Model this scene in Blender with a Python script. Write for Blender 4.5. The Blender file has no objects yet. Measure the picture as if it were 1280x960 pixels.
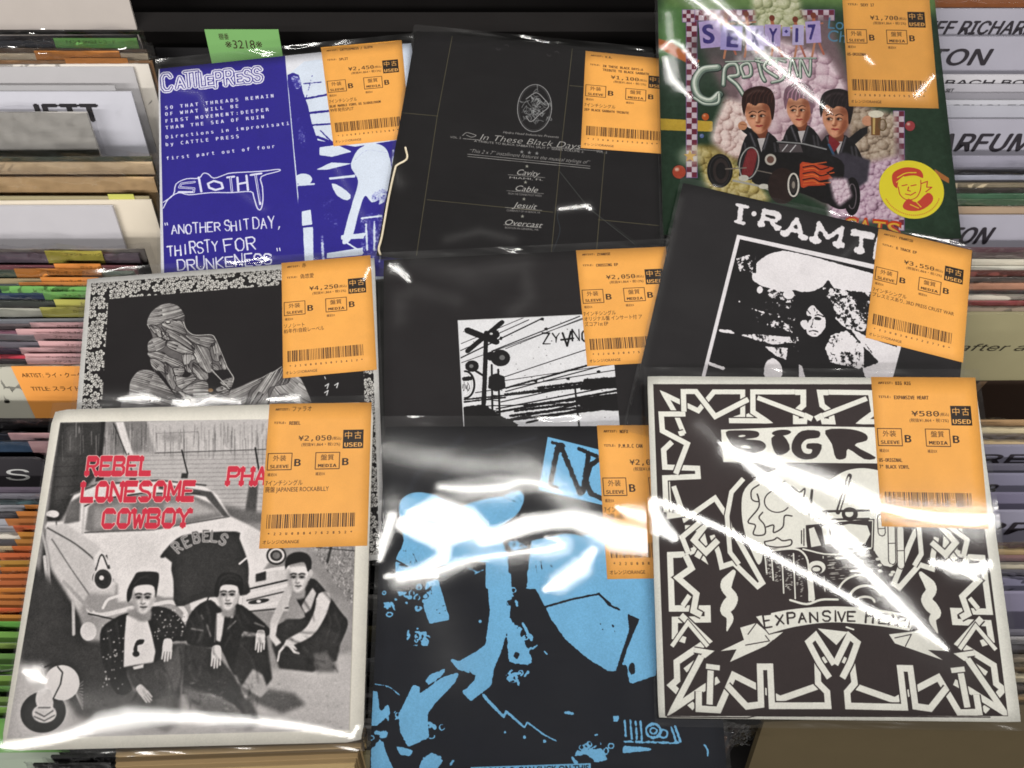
import bpy, math, random
import numpy as np
from mathutils import Matrix, Vector

random.seed(7)
PI = math.pi
C = bpy.context.scene.collection
SC = bpy.context.scene

# ------------------------------------------------------------------ camera
FPX, TILT, DIST = 1080.0, math.radians(20), 0.495      # focal length in pixels of a 1280 px wide frame
FW = np.array([0, math.sin(TILT), -math.cos(TILT)])
UP = np.array([0, math.cos(TILT), math.sin(TILT)])
EYE = -FW * DIST
cam_d = bpy.data.cameras.new("camera")
cam_d.sensor_width = 36
cam_d.lens = 36 * FPX / 1280
cam_d.clip_start, cam_d.clip_end = 0.01, 50
cam = bpy.data.objects.new("camera", cam_d)
C.objects.link(cam)
cam.location = EYE
cam.rotation_euler = (TILT, 0, 0)
SC.camera = cam

# ------------------------------------------------------------------ light of the shop
world = bpy.data.worlds.new("World")
SC.world = world
world.use_nodes = True
wbg = world.node_tree.nodes["Background"]
wbg.inputs[0].default_value = (1.0, 0.97, 0.92, 1)
wbg.inputs[1].default_value = 0.10

LAMP_Z = 1.7
LAMP1_Y, LAMP2_Y = 0.05, 1.5
def tube(x, y, z, lx, ly, power, col=(1.0, 0.97, 0.92)):
    l = bpy.data.lights.new("ceiling_tube", 'AREA')
    l.shape = 'RECTANGLE'; l.size = lx; l.size_y = ly
    l.energy = power; l.color = col
    o = bpy.data.objects.new("ceiling_tube", l)
    C.objects.link(o); o.location = (x, y, z)
    return o
tube(0.0, LAMP1_Y, LAMP_Z, 2.9, 0.13, 31)
tube(1.15, LAMP2_Y, LAMP_Z, 1.7, 0.13, 17)
tube(-1.3, -1.5, LAMP_Z, 1.7, 0.17, 50)
tube(1.3, -1.5, LAMP_Z, 1.7, 0.17, 44)

SC.view_settings.view_transform = 'Standard'
SC.view_settings.look = 'None'
SC.view_settings.exposure = 0.18
SC.view_settings.gamma = 1.0
SC.view_settings.use_curve_mapping = False
SC.cycles.max_bounces = 10
SC.cycles.transparent_max_bounces = 24
SC.cycles.caustics_reflective = False
SC.cycles.use_denoising = True
SC.cycles.use_adaptive_sampling = False
SC.cycles.filter_width = 1.7

# ------------------------------------------------------------------ geometry of the sleeves (metres)
# x, y, rotation, slope along its width, slope along its height, width, height, z of its centre
SLEEVES = {
 'split':  (-0.1377, 0.1465, 0.1423, -0.0171, 0.0207, 0.1666, 0.1709, 0.000),
 'tribute':(0.0117, 0.1555, -0.1081, -0.0120, 0.0165, 0.1701, 0.1672, 0.003),
 'hotrod': (0.1836, 0.1940, -0.0250, 0.0240, 0.0980, 0.1790, 0.2030, 0.014),
 'flower': (-0.1588, -0.0185, 0.0829, 0.0029, 0.0189, 0.1693, 0.1780, 0.006),
 'cross':  (0.0161, -0.0059, 0.0527, 0.0024, 0.0182, 0.1761, 0.1725, 0.0065),
 'cloud':  (0.1682, 0.0256, -0.2589, -0.0136, 0.0105, 0.1754, 0.1607, 0.011),
 'rebel':  (-0.1626, -0.1045, 0.0229, 0.0069, 0.0193, 0.1763, 0.1736, 0.012),
 'blue':   (0.0174, -0.1170, 0.0025, -0.0008, 0.0236, 0.1735, 0.1767, 0.0085),
 'knot':   (0.1607, -0.0925, -0.0110, 0.0100, 0.0800, 0.1762, 0.1740, 0.0200),
}
def frame_of(k):
    x, y, r, tx, ty, w, h, z = SLEEVES[k]
    ex = np.array([math.cos(r), math.sin(r), tx]); ey = np.array([-math.sin(r), math.cos(r), ty])
    ex /= np.linalg.norm(ex); ey -= ex * (ex @ ey); ey /= np.linalg.norm(ey)
    return np.array([x, y, z]), ex, ey, np.cross(ex, ey), w, h
def trace(k, pts, lift=0.0):
    """measured picture points -> coordinates on the face of sleeve k (metres from its centre)"""
    o, ex, ey, ez, w, h = frame_of(k)
    p = np.asarray(pts, float).reshape(-1, 2)
    d = FW + (p[:, :1] - 640) / FPX * np.array([1.0, 0, 0]) + (480 - p[:, 1:]) / FPX * UP
    t = ((o + ez * lift - EYE) @ ez) / (d @ ez)
    q = EYE + d * t[:, None] - o
    return np.stack([q @ ex, q @ ey], -1)
def ground(x, y, z=0.0):
    """a measured picture point -> the point of the level z it lies on"""
    d = FW + (x - 640) / FPX * np.array([1.0, 0, 0]) + (480 - y) / FPX * UP
    return EYE + d * ((z - EYE[2]) / d[2])

# ------------------------------------------------------------------ printing press: flat print drawn into arrays
def lin(c):
    c = np.asarray(c, float) / 255.0
    return np.where(c <= .04045, c / 12.92, ((c + .055) / 1.055) ** 2.4)

def raster(polys, H, W, ss=4, orient=True):
    """coverage of the union of polygons (pixel coordinates, y down); returns (mask, y0, x0)"""
    ex0 = []; ey0 = []; ex1 = []; ey1 = []
    for p in polys:
        p = np.asarray(p, float)
        if orient:
            x, y = p[:, 0], p[:, 1]
            if (x * np.roll(y, -1) - y * np.roll(x, -1)).sum() < 0: p = p[::-1]
        q = np.roll(p, -1, 0)
        ex0.append(p[:, 0]); ey0.append(p[:, 1]); ex1.append(q[:, 0]); ey1.append(q[:, 1])
    x0 = np.concatenate(ex0); y0 = np.concatenate(ey0); x1 = np.concatenate(ex1); y1 = np.concatenate(ey1)
    bx0 = int(max(0, math.floor(x0.min()))); bx1 = int(min(W, math.ceil(x0.max()) + 1))
    by0 = int(max(0, math.floor(y0.min()))); by1 = int(min(H, math.ceil(y0.max()) + 1))
    if bx1 <= bx0 or by1 <= by0: return None, 0, 0
    h, w = by1 - by0, bx1 - bx0
    sgn = np.where(y1 > y0, 1.0, -1.0)
    ya = np.minimum(y0, y1) - by0; yb = np.maximum(y0, y1) - by0
    j0 = np.clip(np.ceil(ya * ss - .5), 0, h * ss).astype(int)
    j1 = np.clip(np.ceil(yb * ss - .5), 0, h * ss).astype(int)
    n = np.maximum(j1 - j0, 0)
    if n.sum() == 0: return None, 0, 0
    e = np.repeat(np.arange(len(n)), n)
    off = np.arange(n.sum()) - np.repeat(np.cumsum(n) - n, n)
    r = j0[e] + off
    yy = (r + .5) / ss + by0
    xx = x0[e] + (yy - y0[e]) * (x1[e] - x0[e]) / (y1[e] - y0[e]) - bx0
    xx = np.clip(xx, 0, w - 1e-6)
    ix = xx.astype(int); fr = xx - ix
    acc = np.zeros((h * ss, w + 2))
    np.add.at(acc, (r, ix), sgn[e] * (1 - fr)); np.add.at(acc, (r, ix + 1), sgn[e] * fr)
    m = np.clip(np.abs(np.cumsum(acc, 1)[:, :w]), 0, 1).reshape(h, ss, w).mean(1)
    return m, by0, bx0

def box1(a, r, ax):
    k = 2 * r + 1
    p = np.concatenate([np.repeat(np.take(a, [0], ax), r + 1, ax), a, np.repeat(np.take(a, [-1], ax), r, ax)], ax)
    c = np.cumsum(p, ax)
    n = a.shape[ax]
    return (np.take(c, np.arange(k, k + n), ax) - np.take(c, np.arange(0, n), ax)) / k
def blur(a, r):
    r = int(round(r))
    if r < 1: return a
    for _ in range(2):
        a = box1(box1(a, r, 0), r, 1)
    return a
def vnoise(H, W, cell, seed, aniso=1.0):
    rg = np.random.RandomState(seed)
    cy, cx = cell, cell * aniso
    gh, gw = int(H / cy) + 3, int(W / cx) + 3
    g = rg.rand(gh, gw)
    y = np.arange(H) / cy; x = np.arange(W) / cx
    iy = y.astype(int); ix = x.astype(int)
    fy = y - iy; fx = x - ix
    fy = fy * fy * (3 - 2 * fy); fx = fx * fx * (3 - 2 * fx)
    a = g[iy][:, ix] * (1 - fx) + g[iy][:, ix + 1] * fx
    b = g[iy + 1][:, ix] * (1 - fx) + g[iy + 1][:, ix + 1] * fx
    return a * (1 - fy[:, None]) + b * fy[:, None]
def fnoise(H, W, cell, seed, octs=4, aniso=1.0):
    s = 0; t = 0; a = 1.0
    for i in range(octs):
        s = s + a * vnoise(H, W, max(cell / 2 ** i, 1.01), seed + 17 * i, aniso); t += a; a *= .6
    return (s / t - .5) * 2
def sstep(a, b, x):
    t = np.clip((x - a) / (b - a), 0, 1); return t * t * (3 - 2 * t)
def spline(pts, n=8, closed=False):
    p = np.asarray(pts, float)
    if closed: p = np.concatenate([p[-1:], p, p[:2]])
    else: p = np.concatenate([2 * p[:1] - p[1:2], p, 2 * p[-1:] - p[-2:-1]])
    out = []
    for i in range(1, len(p) - 2):
        a, b, c, d = p[i - 1], p[i], p[i + 1], p[i + 2]
        for t in np.linspace(0, 1, n, endpoint=False):
            out.append(.5 * ((2 * b) + (-a + c) * t + (2 * a - 5 * b + 4 * c - d) * t * t + (-a + 3 * b - 3 * c + d) * t ** 3))
    if not closed: out.append(p[-2])
    return np.array(out)

def mono_font():
    """Blender's own monospaced typeface; the built-in one when it is missing"""
    try:
        import os
        return bpy.data.fonts.load(os.path.join(bpy.utils.system_resource('DATAFILES'), "fonts", "DejaVuSansMono.woff2"))
    except Exception:
        return None
def sans_font():
    try:
        import os
        return bpy.data.fonts.load(os.path.join(bpy.utils.system_resource('DATAFILES'), "fonts", "Inter.woff2"))
    except Exception:
        return None
MONO = mono_font()
SANS = sans_font()
_glyphs = {}
def glyphs(s, bold=0.0, mono=False):
    """triangles of a string in the built-in typeface at size 1, with its width"""
    key = (s, bold, mono)
    if key not in _glyphs:
        cu = bpy.data.curves.new("t", 'FONT'); cu.body = s; cu.size = 1; cu.offset = 0 if mono else bold; cu.resolution_u = 4
        if mono == 'sans' and SANS: cu.font = SANS
        elif mono and MONO and max(map(ord, s)) < 0x250: cu.font = MONO
        ob = bpy.data.objects.new("t", cu); C.objects.link(ob)
        dg = bpy.context.evaluated_depsgraph_get()
        me = ob.evaluated_get(dg).to_mesh()
        me.calc_loop_triangles()
        v = np.array([x.co[:2] for x in me.vertices]).reshape(-1, 2)
        t = np.array([x.vertices[:] for x in me.loop_triangles]).reshape(-1, 3)
        tr = v[t] if len(t) else np.zeros((0, 3, 2))
        if mono is True and bold > 0 and len(tr):     # heavier strokes: the same glyph struck a few times, slightly apart
            tr = np.concatenate([tr + [dx, dy] for dx, dy in ((-bold, 0), (bold, 0), (0, -bold * .6), (0, bold * .6))])
        bpy.data.objects.remove(ob); bpy.data.curves.remove(cu)
        if len(tr):
            lo, hi = tr[..., 0].min(), tr[..., 0].max()
        else: lo, hi = 0.0, .3
        _glyphs[key] = (tr, lo, hi)
    return _glyphs[key]
CAP = 0.73

HAND = {
 'A': [[(0,0),(2,6),(4,0)],[(.8,2.2),(3.2,2.2)]],
 'B': [[(0,0),(0,6),(3,6),(3.8,5.3),(3.8,4),(3,3.2),(0,3.2)],[(3,3.2),(4,2.4),(4,.8),(3,0),(0,0)]],
 'C': [[(4,4.8),(3,6),(1,6),(0,4.8),(0,1.2),(1,0),(3,0),(4,1.2)]],
 'D': [[(0,0),(0,6),(2.6,6),(4,4.4),(4,1.6),(2.6,0),(0,0)]],
 'E': [[(4,6),(0,6),(0,0),(4,0)],[(0,3.1),(3,3.1)]],
 'F': [[(4,6),(0,6),(0,0)],[(0,3.2),(3,3.2)]],
 'G': [[(4,5),(3,6),(1,6),(0,4.8),(0,1.2),(1,0),(3,0),(4,1),(4,2.8),(2.4,2.8)]],
 'H': [[(0,0),(0,6)],[(4,0),(4,6)],[(0,3.1),(4,3.1)]],
 'I': [[(2,0),(2,6)]],
 'K': [[(0,0),(0,6)],[(4,6),(0,2.8),(4,0)]],
 'L': [[(0,6),(0,0),(4,0)]],
 'M': [[(0,0),(0,6),(2,2),(4,6),(4,0)]],
 'N': [[(0,0),(0,6),(4,0),(4,6)]],
 'O': [[(1.2,0),(0,1.4),(0,4.6),(1.2,6),(2.8,6),(4,4.6),(4,1.4),(2.8,0),(1.2,0)]],
 'P': [[(0,0),(0,6),(3,6),(4,5.2),(4,3.8),(3,3),(0,3)]],
 'R': [[(0,0),(0,6),(3,6),(4,5.2),(4,3.8),(3,3),(0,3)],[(2,3),(4,0)]],
 'S': [[(4,5),(3,6),(1,6),(0,5),(0,4),(1,3.2),(3,2.8),(4,2),(4,1),(3,0),(1,0),(0,1)]],
 'T': [[(0,6),(4,6)],[(2,6),(2,0)]],
 'U': [[(0,6),(0,1.3),(1,0),(3,0),(4,1.3),(4,6)]],
 'V': [[(0,6),(2,0),(4,6)]],
 'W': [[(0,6),(1,0),(2,4),(3,0),(4,6)]],
 'X': [[(0,0),(4,6)],[(0,6),(4,0)]],
 'Y': [[(0,6),(2,3),(4,6)],[(2,3),(2,0)]],
 'Z': [[(0,6),(4,6),(0,0),(4,0)]],
 ',': [[(2,.6),(1.2,-1.2)]],
 '"': [[(1,6.4),(1,5)],[(2.4,6.4),(2.4,5)]],
 '.': [[(1.6,0),(2,.3)]],
}

def stroke_polys(pts, w0, w1=None, cap=True):
    """a polyline as a set of quads and round joints; w = full width"""
    p = np.asarray(pts, float); n = len(p)
    w1 = w0 if w1 is None else w1
    ws = np.linspace(w0, w1, n) / 2 if np.isscalar(w0) else np.asarray(w0) / 2
    out = []
    for i in range(n - 1):
        d = p[i + 1] - p[i]; L = math.hypot(*d)
        if L < 1e-6: continue
        nn = np.array([-d[1], d[0]]) / L
        out.append([p[i] + nn * ws[i], p[i + 1] + nn * ws[i + 1], p[i + 1] - nn * ws[i + 1], p[i] - nn * ws[i]])
    rng = range(n) if cap else range(1, n - 1)
    for i in rng:
        if ws[i] > .35:
            a = np.arange(8) * PI / 4
            out.append(np.stack([p[i, 0] + ws[i] * np.cos(a), p[i, 1] + ws[i] * np.sin(a)], -1))
    return out

def miter_polys(pts, w):
    """a polyline as quads with sharp mitred corners and square ends"""
    p = np.asarray(pts, float); h = w / 2; out = []
    d = p[1:] - p[:-1]; d /= np.maximum(np.hypot(d[:, 0], d[:, 1]), 1e-9)[:, None]; nn = np.stack([-d[:, 1], d[:, 0]], -1)
    for i in range(len(d)): out.append([p[i] + nn[i] * h, p[i + 1] + nn[i] * h, p[i + 1] - nn[i] * h, p[i] - nn[i] * h])
    for i in range(1, len(d)):
        m = nn[i - 1] + nn[i]; L = m @ m
        if L < .12:
            a = np.arange(8) * PI / 4; out.append(np.stack([p[i, 0] + h * np.cos(a), p[i, 1] + h * np.sin(a)], -1)); continue
        m = m * (2 * h / L) * (1 if L > .5 else .8)
        sg = -1 if (d[i - 1][0] * d[i][1] - d[i - 1][1] * d[i][0]) > 0 else 1
        out.append([p[i], p[i] + sg * nn[i - 1] * h, p[i] + sg * m, p[i] + sg * nn[i] * h])
    return out

class Art:
    def __init__(s, key=None, w=None, h=None, ppm=5.0, base=(255, 255, 255), tracefn=None):
        if key: w, h = SLEEVES[key][5], SLEEVES[key][6]
        s.key, s.w, s.h, s.k = key, w, h, ppm * 1000
        s.W, s.H = int(w * s.k), int(h * s.k)
        s.a = np.empty((s.H, s.W, 3)); s.a[:] = base
        s.o = (0.0, 0.0, 1.0)
        s.tracefn = tracefn
        s.sc = 1.0
        if key: s.zoom(0, 0, 1)
    def zoom(s, ox, oy, sc):
        s.o = (ox, oy, sc)
        if s.key:
            x, y = SLEEVES[s.key][:2]
            q = s.m(np.array([[0, 0], [10, 0]]) + [(640 - ox) * sc, (480 - oy) * sc])
            s.sc = abs(np.hypot(*(q[1] - q[0]))) / 10
    def m(s, pts):
        p = np.asarray(pts, float).reshape(-1, 2)
        if s.key:
            q = trace(s.key, p / s.o[2] + [s.o[0], s.o[1]])
            return np.stack([(q[:, 0] + s.w / 2) * s.k, (s.h / 2 - q[:, 1]) * s.k], -1)
        return p * s.sc
    def paint(s, m, y0, x0, col, alpha=1.0):
        if m is None: return
        h, w = m.shape
        v = s.a[y0:y0 + h, x0:x0 + w]
        v += (np.asarray(col, float) - v) * (m * alpha)[..., None]
    def full(s, polys):
        M = np.zeros((s.H, s.W)); m, y, x = raster(polys, s.H, s.W)
        if m is not None: M[y:y + m.shape[0], x:x + m.shape[1]] = m
        return M
    def pm(s, polys, col, alpha=1.0, soft=0, rough=0, rs=6, seed=1):
        polys = [p for p in polys if len(p) > 2]
        if not polys: return
        if soft or rough:
            allp = np.concatenate([np.asarray(p) for p in polys]); pad = int(3 * soft + 2 * rs + 6)
            ax0 = int(max(0, allp[:, 0].min() - pad)); ay0 = int(max(0, allp[:, 1].min() - pad))
            ax1 = int(min(s.W, allp[:, 0].max() + pad)); ay1 = int(min(s.H, allp[:, 1].max() + pad))
            if ax1 <= ax0 or ay1 <= ay0: return
            hh, ww = ay1 - ay0, ax1 - ax0
            M = np.zeros((hh, ww)); m, y, x = raster([np.asarray(p) - [ax0, ay0] for p in polys], hh, ww)
            if m is None: return
            M[y:y + m.shape[0], x:x + m.shape[1]] = m
            if soft: M = blur(M, soft)
            if rough:
                M = blur(M, max(1, rs / 2)) if not soft else M
                M = sstep(.42, .58, M + rough * fnoise(hh, ww, rs, seed))
            s.paint(M, ay0, ax0, col, alpha)
        else:
            s.paint(*raster(polys, s.H, s.W), col, alpha)
    def poly(s, pts, col, alpha=1.0, curve=0, **kw):
        if curve: pts = spline(pts, curve, True)
        s.pm([s.m(pts)], col, alpha, **kw)
    def line(s, pts, w, col, alpha=1.0, w1=None, curve=0, cap=True, **kw):
        if curve: pts = spline(pts, curve)
        s.pm(stroke_polys(s.m(pts), w * s.sc, None if w1 is None else w1 * s.sc, cap), col, alpha, **kw)
    def lines(s, lst, w, col, alpha=1.0, **kw):
        P = []
        for l in lst: P += stroke_polys(s.m(l), w * s.sc)
        s.pm(P, col, alpha, **kw)
    def ell(s, cx, cy, rx, ry, col, alpha=1.0, rot=0, **kw):
        a = np.linspace(0, 2 * PI, 36, endpoint=False)
        c, q = math.cos(rot), math.sin(rot)
        x, y = rx * np.cos(a), ry * np.sin(a)
        s.pm([s.m(np.stack([cx + c * x - q * y, cy + q * x + c * y], -1))], col, alpha, **kw)
    def ring(s, cx, cy, rx, ry, w, col, alpha=1.0, a0=0, a1=2 * PI, rot=0, **kw):
        a = np.linspace(a0, a1, 40)
        c, q = math.cos(rot), math.sin(rot)
        x, y = rx * np.cos(a), ry * np.sin(a)
        s.line(np.stack([cx + c * x - q * y, cy + q * x + c * y], -1), w, col, alpha, **kw)
    def _tx(s, T, x, y, ang):
        c, q = math.cos(ang), math.sin(ang)
        X, Y = T[..., 0], -T[..., 1]
        return np.stack([x + c * X - q * Y, y + q * X + c * Y], -1)
    def text(s, st, x, y, h, col, ang=0.0, width=None, pitch=None, bold=0.0, shear=0.0, alpha=1.0, xs=1.0, arc=0.0, mono=False, **kw):
        """y = baseline, h = height of a capital, angle in radians turning clockwise"""
        tris = []
        if pitch:
            for i, ch in enumerate(st):
                if ch == ' ': continue
                t, lo, hi = glyphs(ch, bold, True)
                if not len(t): continue
                sx = min(h / CAP * xs, pitch * .94 / max(hi - lo, 1e-3))
                q = t.copy(); q[..., 0] = (q[..., 0] - (lo + hi) / 2) * sx + (i + .5) * pitch; q[..., 1] *= h / CAP
                q[..., 0] += shear * q[..., 1]
                tris.append(q)
        else:
            t, lo, hi = glyphs(st, bold, mono)
            if not len(t): return
            sx = (width / (hi - lo)) if width else h / CAP * xs
            q = t.copy(); q[..., 0] = (q[..., 0] - lo) * sx; q[..., 1] *= h / CAP
            q[..., 0] += shear * q[..., 1]
            tris.append(q)
        if not tris: return
        T = np.concatenate(tris)
        if arc:
            T[..., 1] += arc * (1 - ((T[..., 0] / max(T[..., 0].max(), 1e-6)) * 2 - 1) ** 2)
        P = s.m(s._tx(T, x, y, ang).reshape(-1, 2)).reshape(-1, 3, 2)
        s.pm(list(P), col, alpha, **kw)
    def hand(s, st, x, y, h, adv, lw, col, ang=0.0, jit=0.0, shear=0.0, seed=3, alpha=1.0, taper=None, slab=False, arc=0.0, **kw):
        rg = random.Random(seed); P = []
        u = h / 6.0
        for i, ch in enumerate(st):
            if ch not in HAND: continue
            sy = 1 + rg.uniform(-jit, jit) * 1.2; dy = rg.uniform(-jit, jit) * h * .6
            mx = i / max(1, len(st) - 1) * 2 - 1
            dy += arc * (1 - mx * mx)
            wx = adv * .74 / 4.0
            for pl in HAND[ch]:
                q = [((i * adv) + (px + rg.uniform(-jit, jit) * 1.4) * wx, (py + rg.uniform(-jit, jit) * 1.4) * u * sy + dy) for px, py in pl]
                q = np.array(q); q[:, 0] += shear * q[:, 1]
                pts = s.m(s._tx(q, x, y, ang))
                P += stroke_polys(pts, lw * s.sc * (1 + rg.uniform(-jit, jit)), (lw * s.sc * taper) if taper else None)
                if slab:
                    for (px, py), nxt in list(zip(pl[:1], pl[1:2])) + list(zip(pl[-1:], pl[-2:-1])):
                        if py in (0, 6) and nxt[1] != py:
                            b = [(i * adv + (px - 1.05) * wx, py * u), (i * adv + (px + 1.05) * wx, py * u)]
                            bb = np.array([b[0], b[1], (b[1][0], b[1][1] + (1.5 * u if py == 0 else -1.5 * u)), (b[0][0], b[0][1] + (1.5 * u if py == 0 else -1.5 * u))])
                            bb[:, 1] += dy; bb[:, 0] += shear * bb[:, 1]
                            P.append(s.m(s._tx(bb, x, y, ang)))
                    for a, b in zip(pl[:-1], pl[1:]):
                        if a[1] == b[1] and a[1] in (0, 6):
                            yy = a[1] * u; dd = 1.5 * u * (1 if a[1] == 0 else -1)
                            xa, xb = sorted((a[0], b[0]))
                            bb = np.array([(i * adv + (xa - .3) * wx, yy), (i * adv + (xb + .3) * wx, yy), (i * adv + (xb + .3) * wx, yy + dd), (i * adv + (xa - .3) * wx, yy + dd)])
                            bb[:, 1] += dy; bb[:, 0] += shear * bb[:, 1]
                            P.append(s.m(s._tx(bb, x, y, ang)))
        s.pm(P, col, alpha, **kw)
    def smoke(s, pts, lo, mid, hi, cell=26, seed=1, soft=10, thr=0.0):
        """billowing painted smoke: puffs shaded by the slope of a cellular height field"""
        M = s.full([s.m(pts)])
        M = blur(M, soft)
        rg = np.random.RandomState(seed); ys, xs = np.nonzero(M > .25); h = np.zeros((s.H, s.W)); tone = np.zeros((s.H, s.W))
        area = len(ys)
        for R, k in ((cell, 1.6), (cell * .55, 3.0), (cell * .3, 4.5)):
            for q in range(int(area / (R * R) * k * .5)):
                j = rg.randint(area); cy, cx = ys[j], xs[j]; r = R * rg.uniform(.6, 1.15); ri = int(r) + 1
                y0, y1, x0, x1 = max(0, cy - ri), min(s.H, cy + ri + 1), max(0, cx - ri), min(s.W, cx + ri + 1)
                yy, xx = np.mgrid[y0:y1, x0:x1]; u, v = (xx - cx) / r, (yy - cy) / r; d2 = u * u + v * v
                b = h[y0:y1, x0:x1]; base = rg.uniform(0, .5) * r / cell
                nh = base + np.sqrt(np.clip(1 - d2, 0, 1)) * r / cell
                win = (d2 < 1) & (nh > b); b[win] = nh[win]
                tone[y0:y1, x0:x1][win] = (.52 - .36 * (u + v) * .8 + .18 * np.sqrt(np.clip(1 - d2, 0, 1)) - .25 * d2)[win]
        tone = blur(tone, 1)
        M = np.maximum(M * (h > 0), sstep(.5, .9, M)); M = blur(M, 1)
        sh = np.clip(tone + .12 * fnoise(s.H, s.W, 5, seed, 2) + .1 * fnoise(s.H, s.W, 60, seed, 2), 0, 1)[..., None]
        c = np.where(sh < .5, np.array(lo) * (1 - 2 * sh) + np.array(mid) * 2 * sh, np.array(mid) * (2 - 2 * sh) + np.array(hi) * (2 * sh - 1))
        s.a += (c - s.a) * M[..., None]
    def grain(s, amp, seed=5, cell=1.3):
        n = fnoise(s.H, s.W, cell * 2, seed, 2) + .6 * fnoise(s.H, s.W, 40, seed + 3, 3)
        s.a *= (1 + amp * n)[..., None]
    def image(s, name):
        im = bpy.data.images.new(name, s.W, s.H)
        px = np.ones((s.H, s.W, 4), np.float32)
        px[..., :3] = np.clip((s.a[::-1] - 11) * 1.04 / 255.0, .02, 1)
        im.pixels.foreach_set(px.ravel()); im.update(); im.pack()
        return im
# ------------------------------------------------------------------ price labels (one printed form, filled in per sleeve)
INK = (50, 32, 20)
def label_art(artist, title, price, desc, code, title2=None):
    a = Art(w=.057, h=.0806, ppm=9, base=(242, 174, 86)); a.sc = a.W / 350.0
    def T(st, *k, **w):
        if max(map(ord, st)) < 0x250 and 'bold' not in w: w['bold'] = .022
        w['alpha'] = 1.0
        if 'width' not in w and 'pitch' not in w:
            t_, lo_, hi_ = glyphs(st, w.get('bold', 0.0), True); ww = (hi_ - lo_) * k[2] / CAP * w.get('xs', 1)
            if k[0] + ww > 345: w['width'] = 345 - k[0]
        a.text(st, *k, mono=True, **w)
    T("ARTIST:", 22, 24, 10, INK, width=48, alpha=.75); T(artist, 80, 27, 15.5, INK, xs=.82)
    T("TITLE:", 20, 72, 10, INK, width=40, alpha=.75)
    T(title, 72, 76, 16.5, INK, xs=.8)
    if title2: T(title2, 72, 96, 16.5, INK, xs=.8)
    pw = 112
    T(price, 106 if len(price) > 4 else 126, 133, 24, (45, 32, 22), width=pw if len(price) > 4 else 92, bold=.008)
    T("(税込)", 221, 131, 9, INK, width=30, alpha=.8)
    T("(税抜¥1,864・税12%)", 118, 152, 10, INK, width=130, alpha=.9)
    a.pm([[(p[0]*a.sc, p[1]*a.sc) for p in [(257, 97), (326, 97), (326, 163), (257, 163)]]], (42, 32, 24))
    T("中", 263, 127, 21, (240, 180, 100), width=24); T("古", 295, 127, 21, (240, 180, 100), width=24)
    T("USED", 262, 157, 20, (240, 180, 100), width=60)
    for x, t1, t2 in ((8, "外装", "SLEEVE"), (168, "盤質", "MEDIA")):
        b = [(x, 176), (x + 80, 176), (x + 80, 233), (x, 233), (x, 176)]
        a.pm(stroke_polys(a.m(b), 2.6 * a.sc), INK)
        T(t1, x + 17, 201, 16, INK, width=44); T(t2, x + 9, 227, 15, INK, width=62)
        T("B", x + 89, 221, 33, (52, 38, 26), width=22)
        T("補足EX", x + 2, 254, 9, INK, width=32, alpha=.9)
    for i, d in enumerate(desc):
        T(d, 6, 286 + 22 * i, 15.5, INK, xs=.78)
    rg = random.Random(sum(map(ord, code)))
    x = 18.0; bars = []
    while x < 306:
        w = rg.choice((1.9, 1.9, 4.6)); bars.append([(x, 384), (x + w, 384), (x + w, 430), (x, 430)]); x += w + rg.choice((2.1, 2.1, 4.4))
    a.pm([a.m(b) for b in bars], INK, .9)
    T(code, 18, 452, 11, INK, pitch=288 / len(code))
    T("オレンジ/ORANGE", 10, 480, 11, INK, width=118)
    a.grain(.02, seed=len(title) * 7 + len(code))
    a.a *= 1 + .03 * fnoise(a.H, a.W, 160, sum(map(ord, title)), 2)[..., None]  # broad noise paints soft crease shading into the label colour
    return a
LABELS = {
 'split':  ("CATTLEPRESS / SLOTH", "SPLIT", "¥2,450", ["7インチシングル", "BLUE MARBLE VINYL US SLUDGE/DOOM", "99年発売SPLIT"], "*22U0204752589*"),
 'tribute':("V.A.", "IN THESE BLACK DAYS:A", "¥1,100", ["7インチシングル", "2EP BLACK SABBATH TRIBUTE"], "*22U0204752814*", "TRIBUTE TO BLACK SABBATH"),
 'hotrod': ("STRAY CATS", "SEXY 17", "¥1,700", ["US-ORIGINAL"], "*22U0204675580*"),
 'flower': ("赤", "偽悠愛", "¥4,250", ["ソノシート", "85年作/自殺レーベル"], "*21U0885075412*"),
 'cross':  ("ZYANOSE", "CROSSING EP", "¥2,050", ["7インチシングル", "オリジナル盤 インサート付 ア", "ズコア1st EP"], "*22U0204752718*"),
 'cloud':  ("FRAMTID", "6 TRACK EP", "¥3,550", ["7インチシングル", "プレスミスあり, 3RD PRESS CRUST WAR"], "*22U0204722778*"),
 'rebel':  ("ファラオ", "REBEL", "¥2,050", ["7インチシングル", "廃盤 JAPANESE ROCKABILLY"], "*22U0884762852*"),
 'blue':   ("NOFX", "P.M.R.C CAN", "¥2,050", ["7インチシングル", "US盤 6曲入り"], "*22U0884762701*"),
 'knot':   ("BIG RIG", "EXPANSIVE HEART", "¥580", ["US-ORIGINAL", "7\" BLACK VINYL"], "*22U0884761304*"),
}

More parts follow.
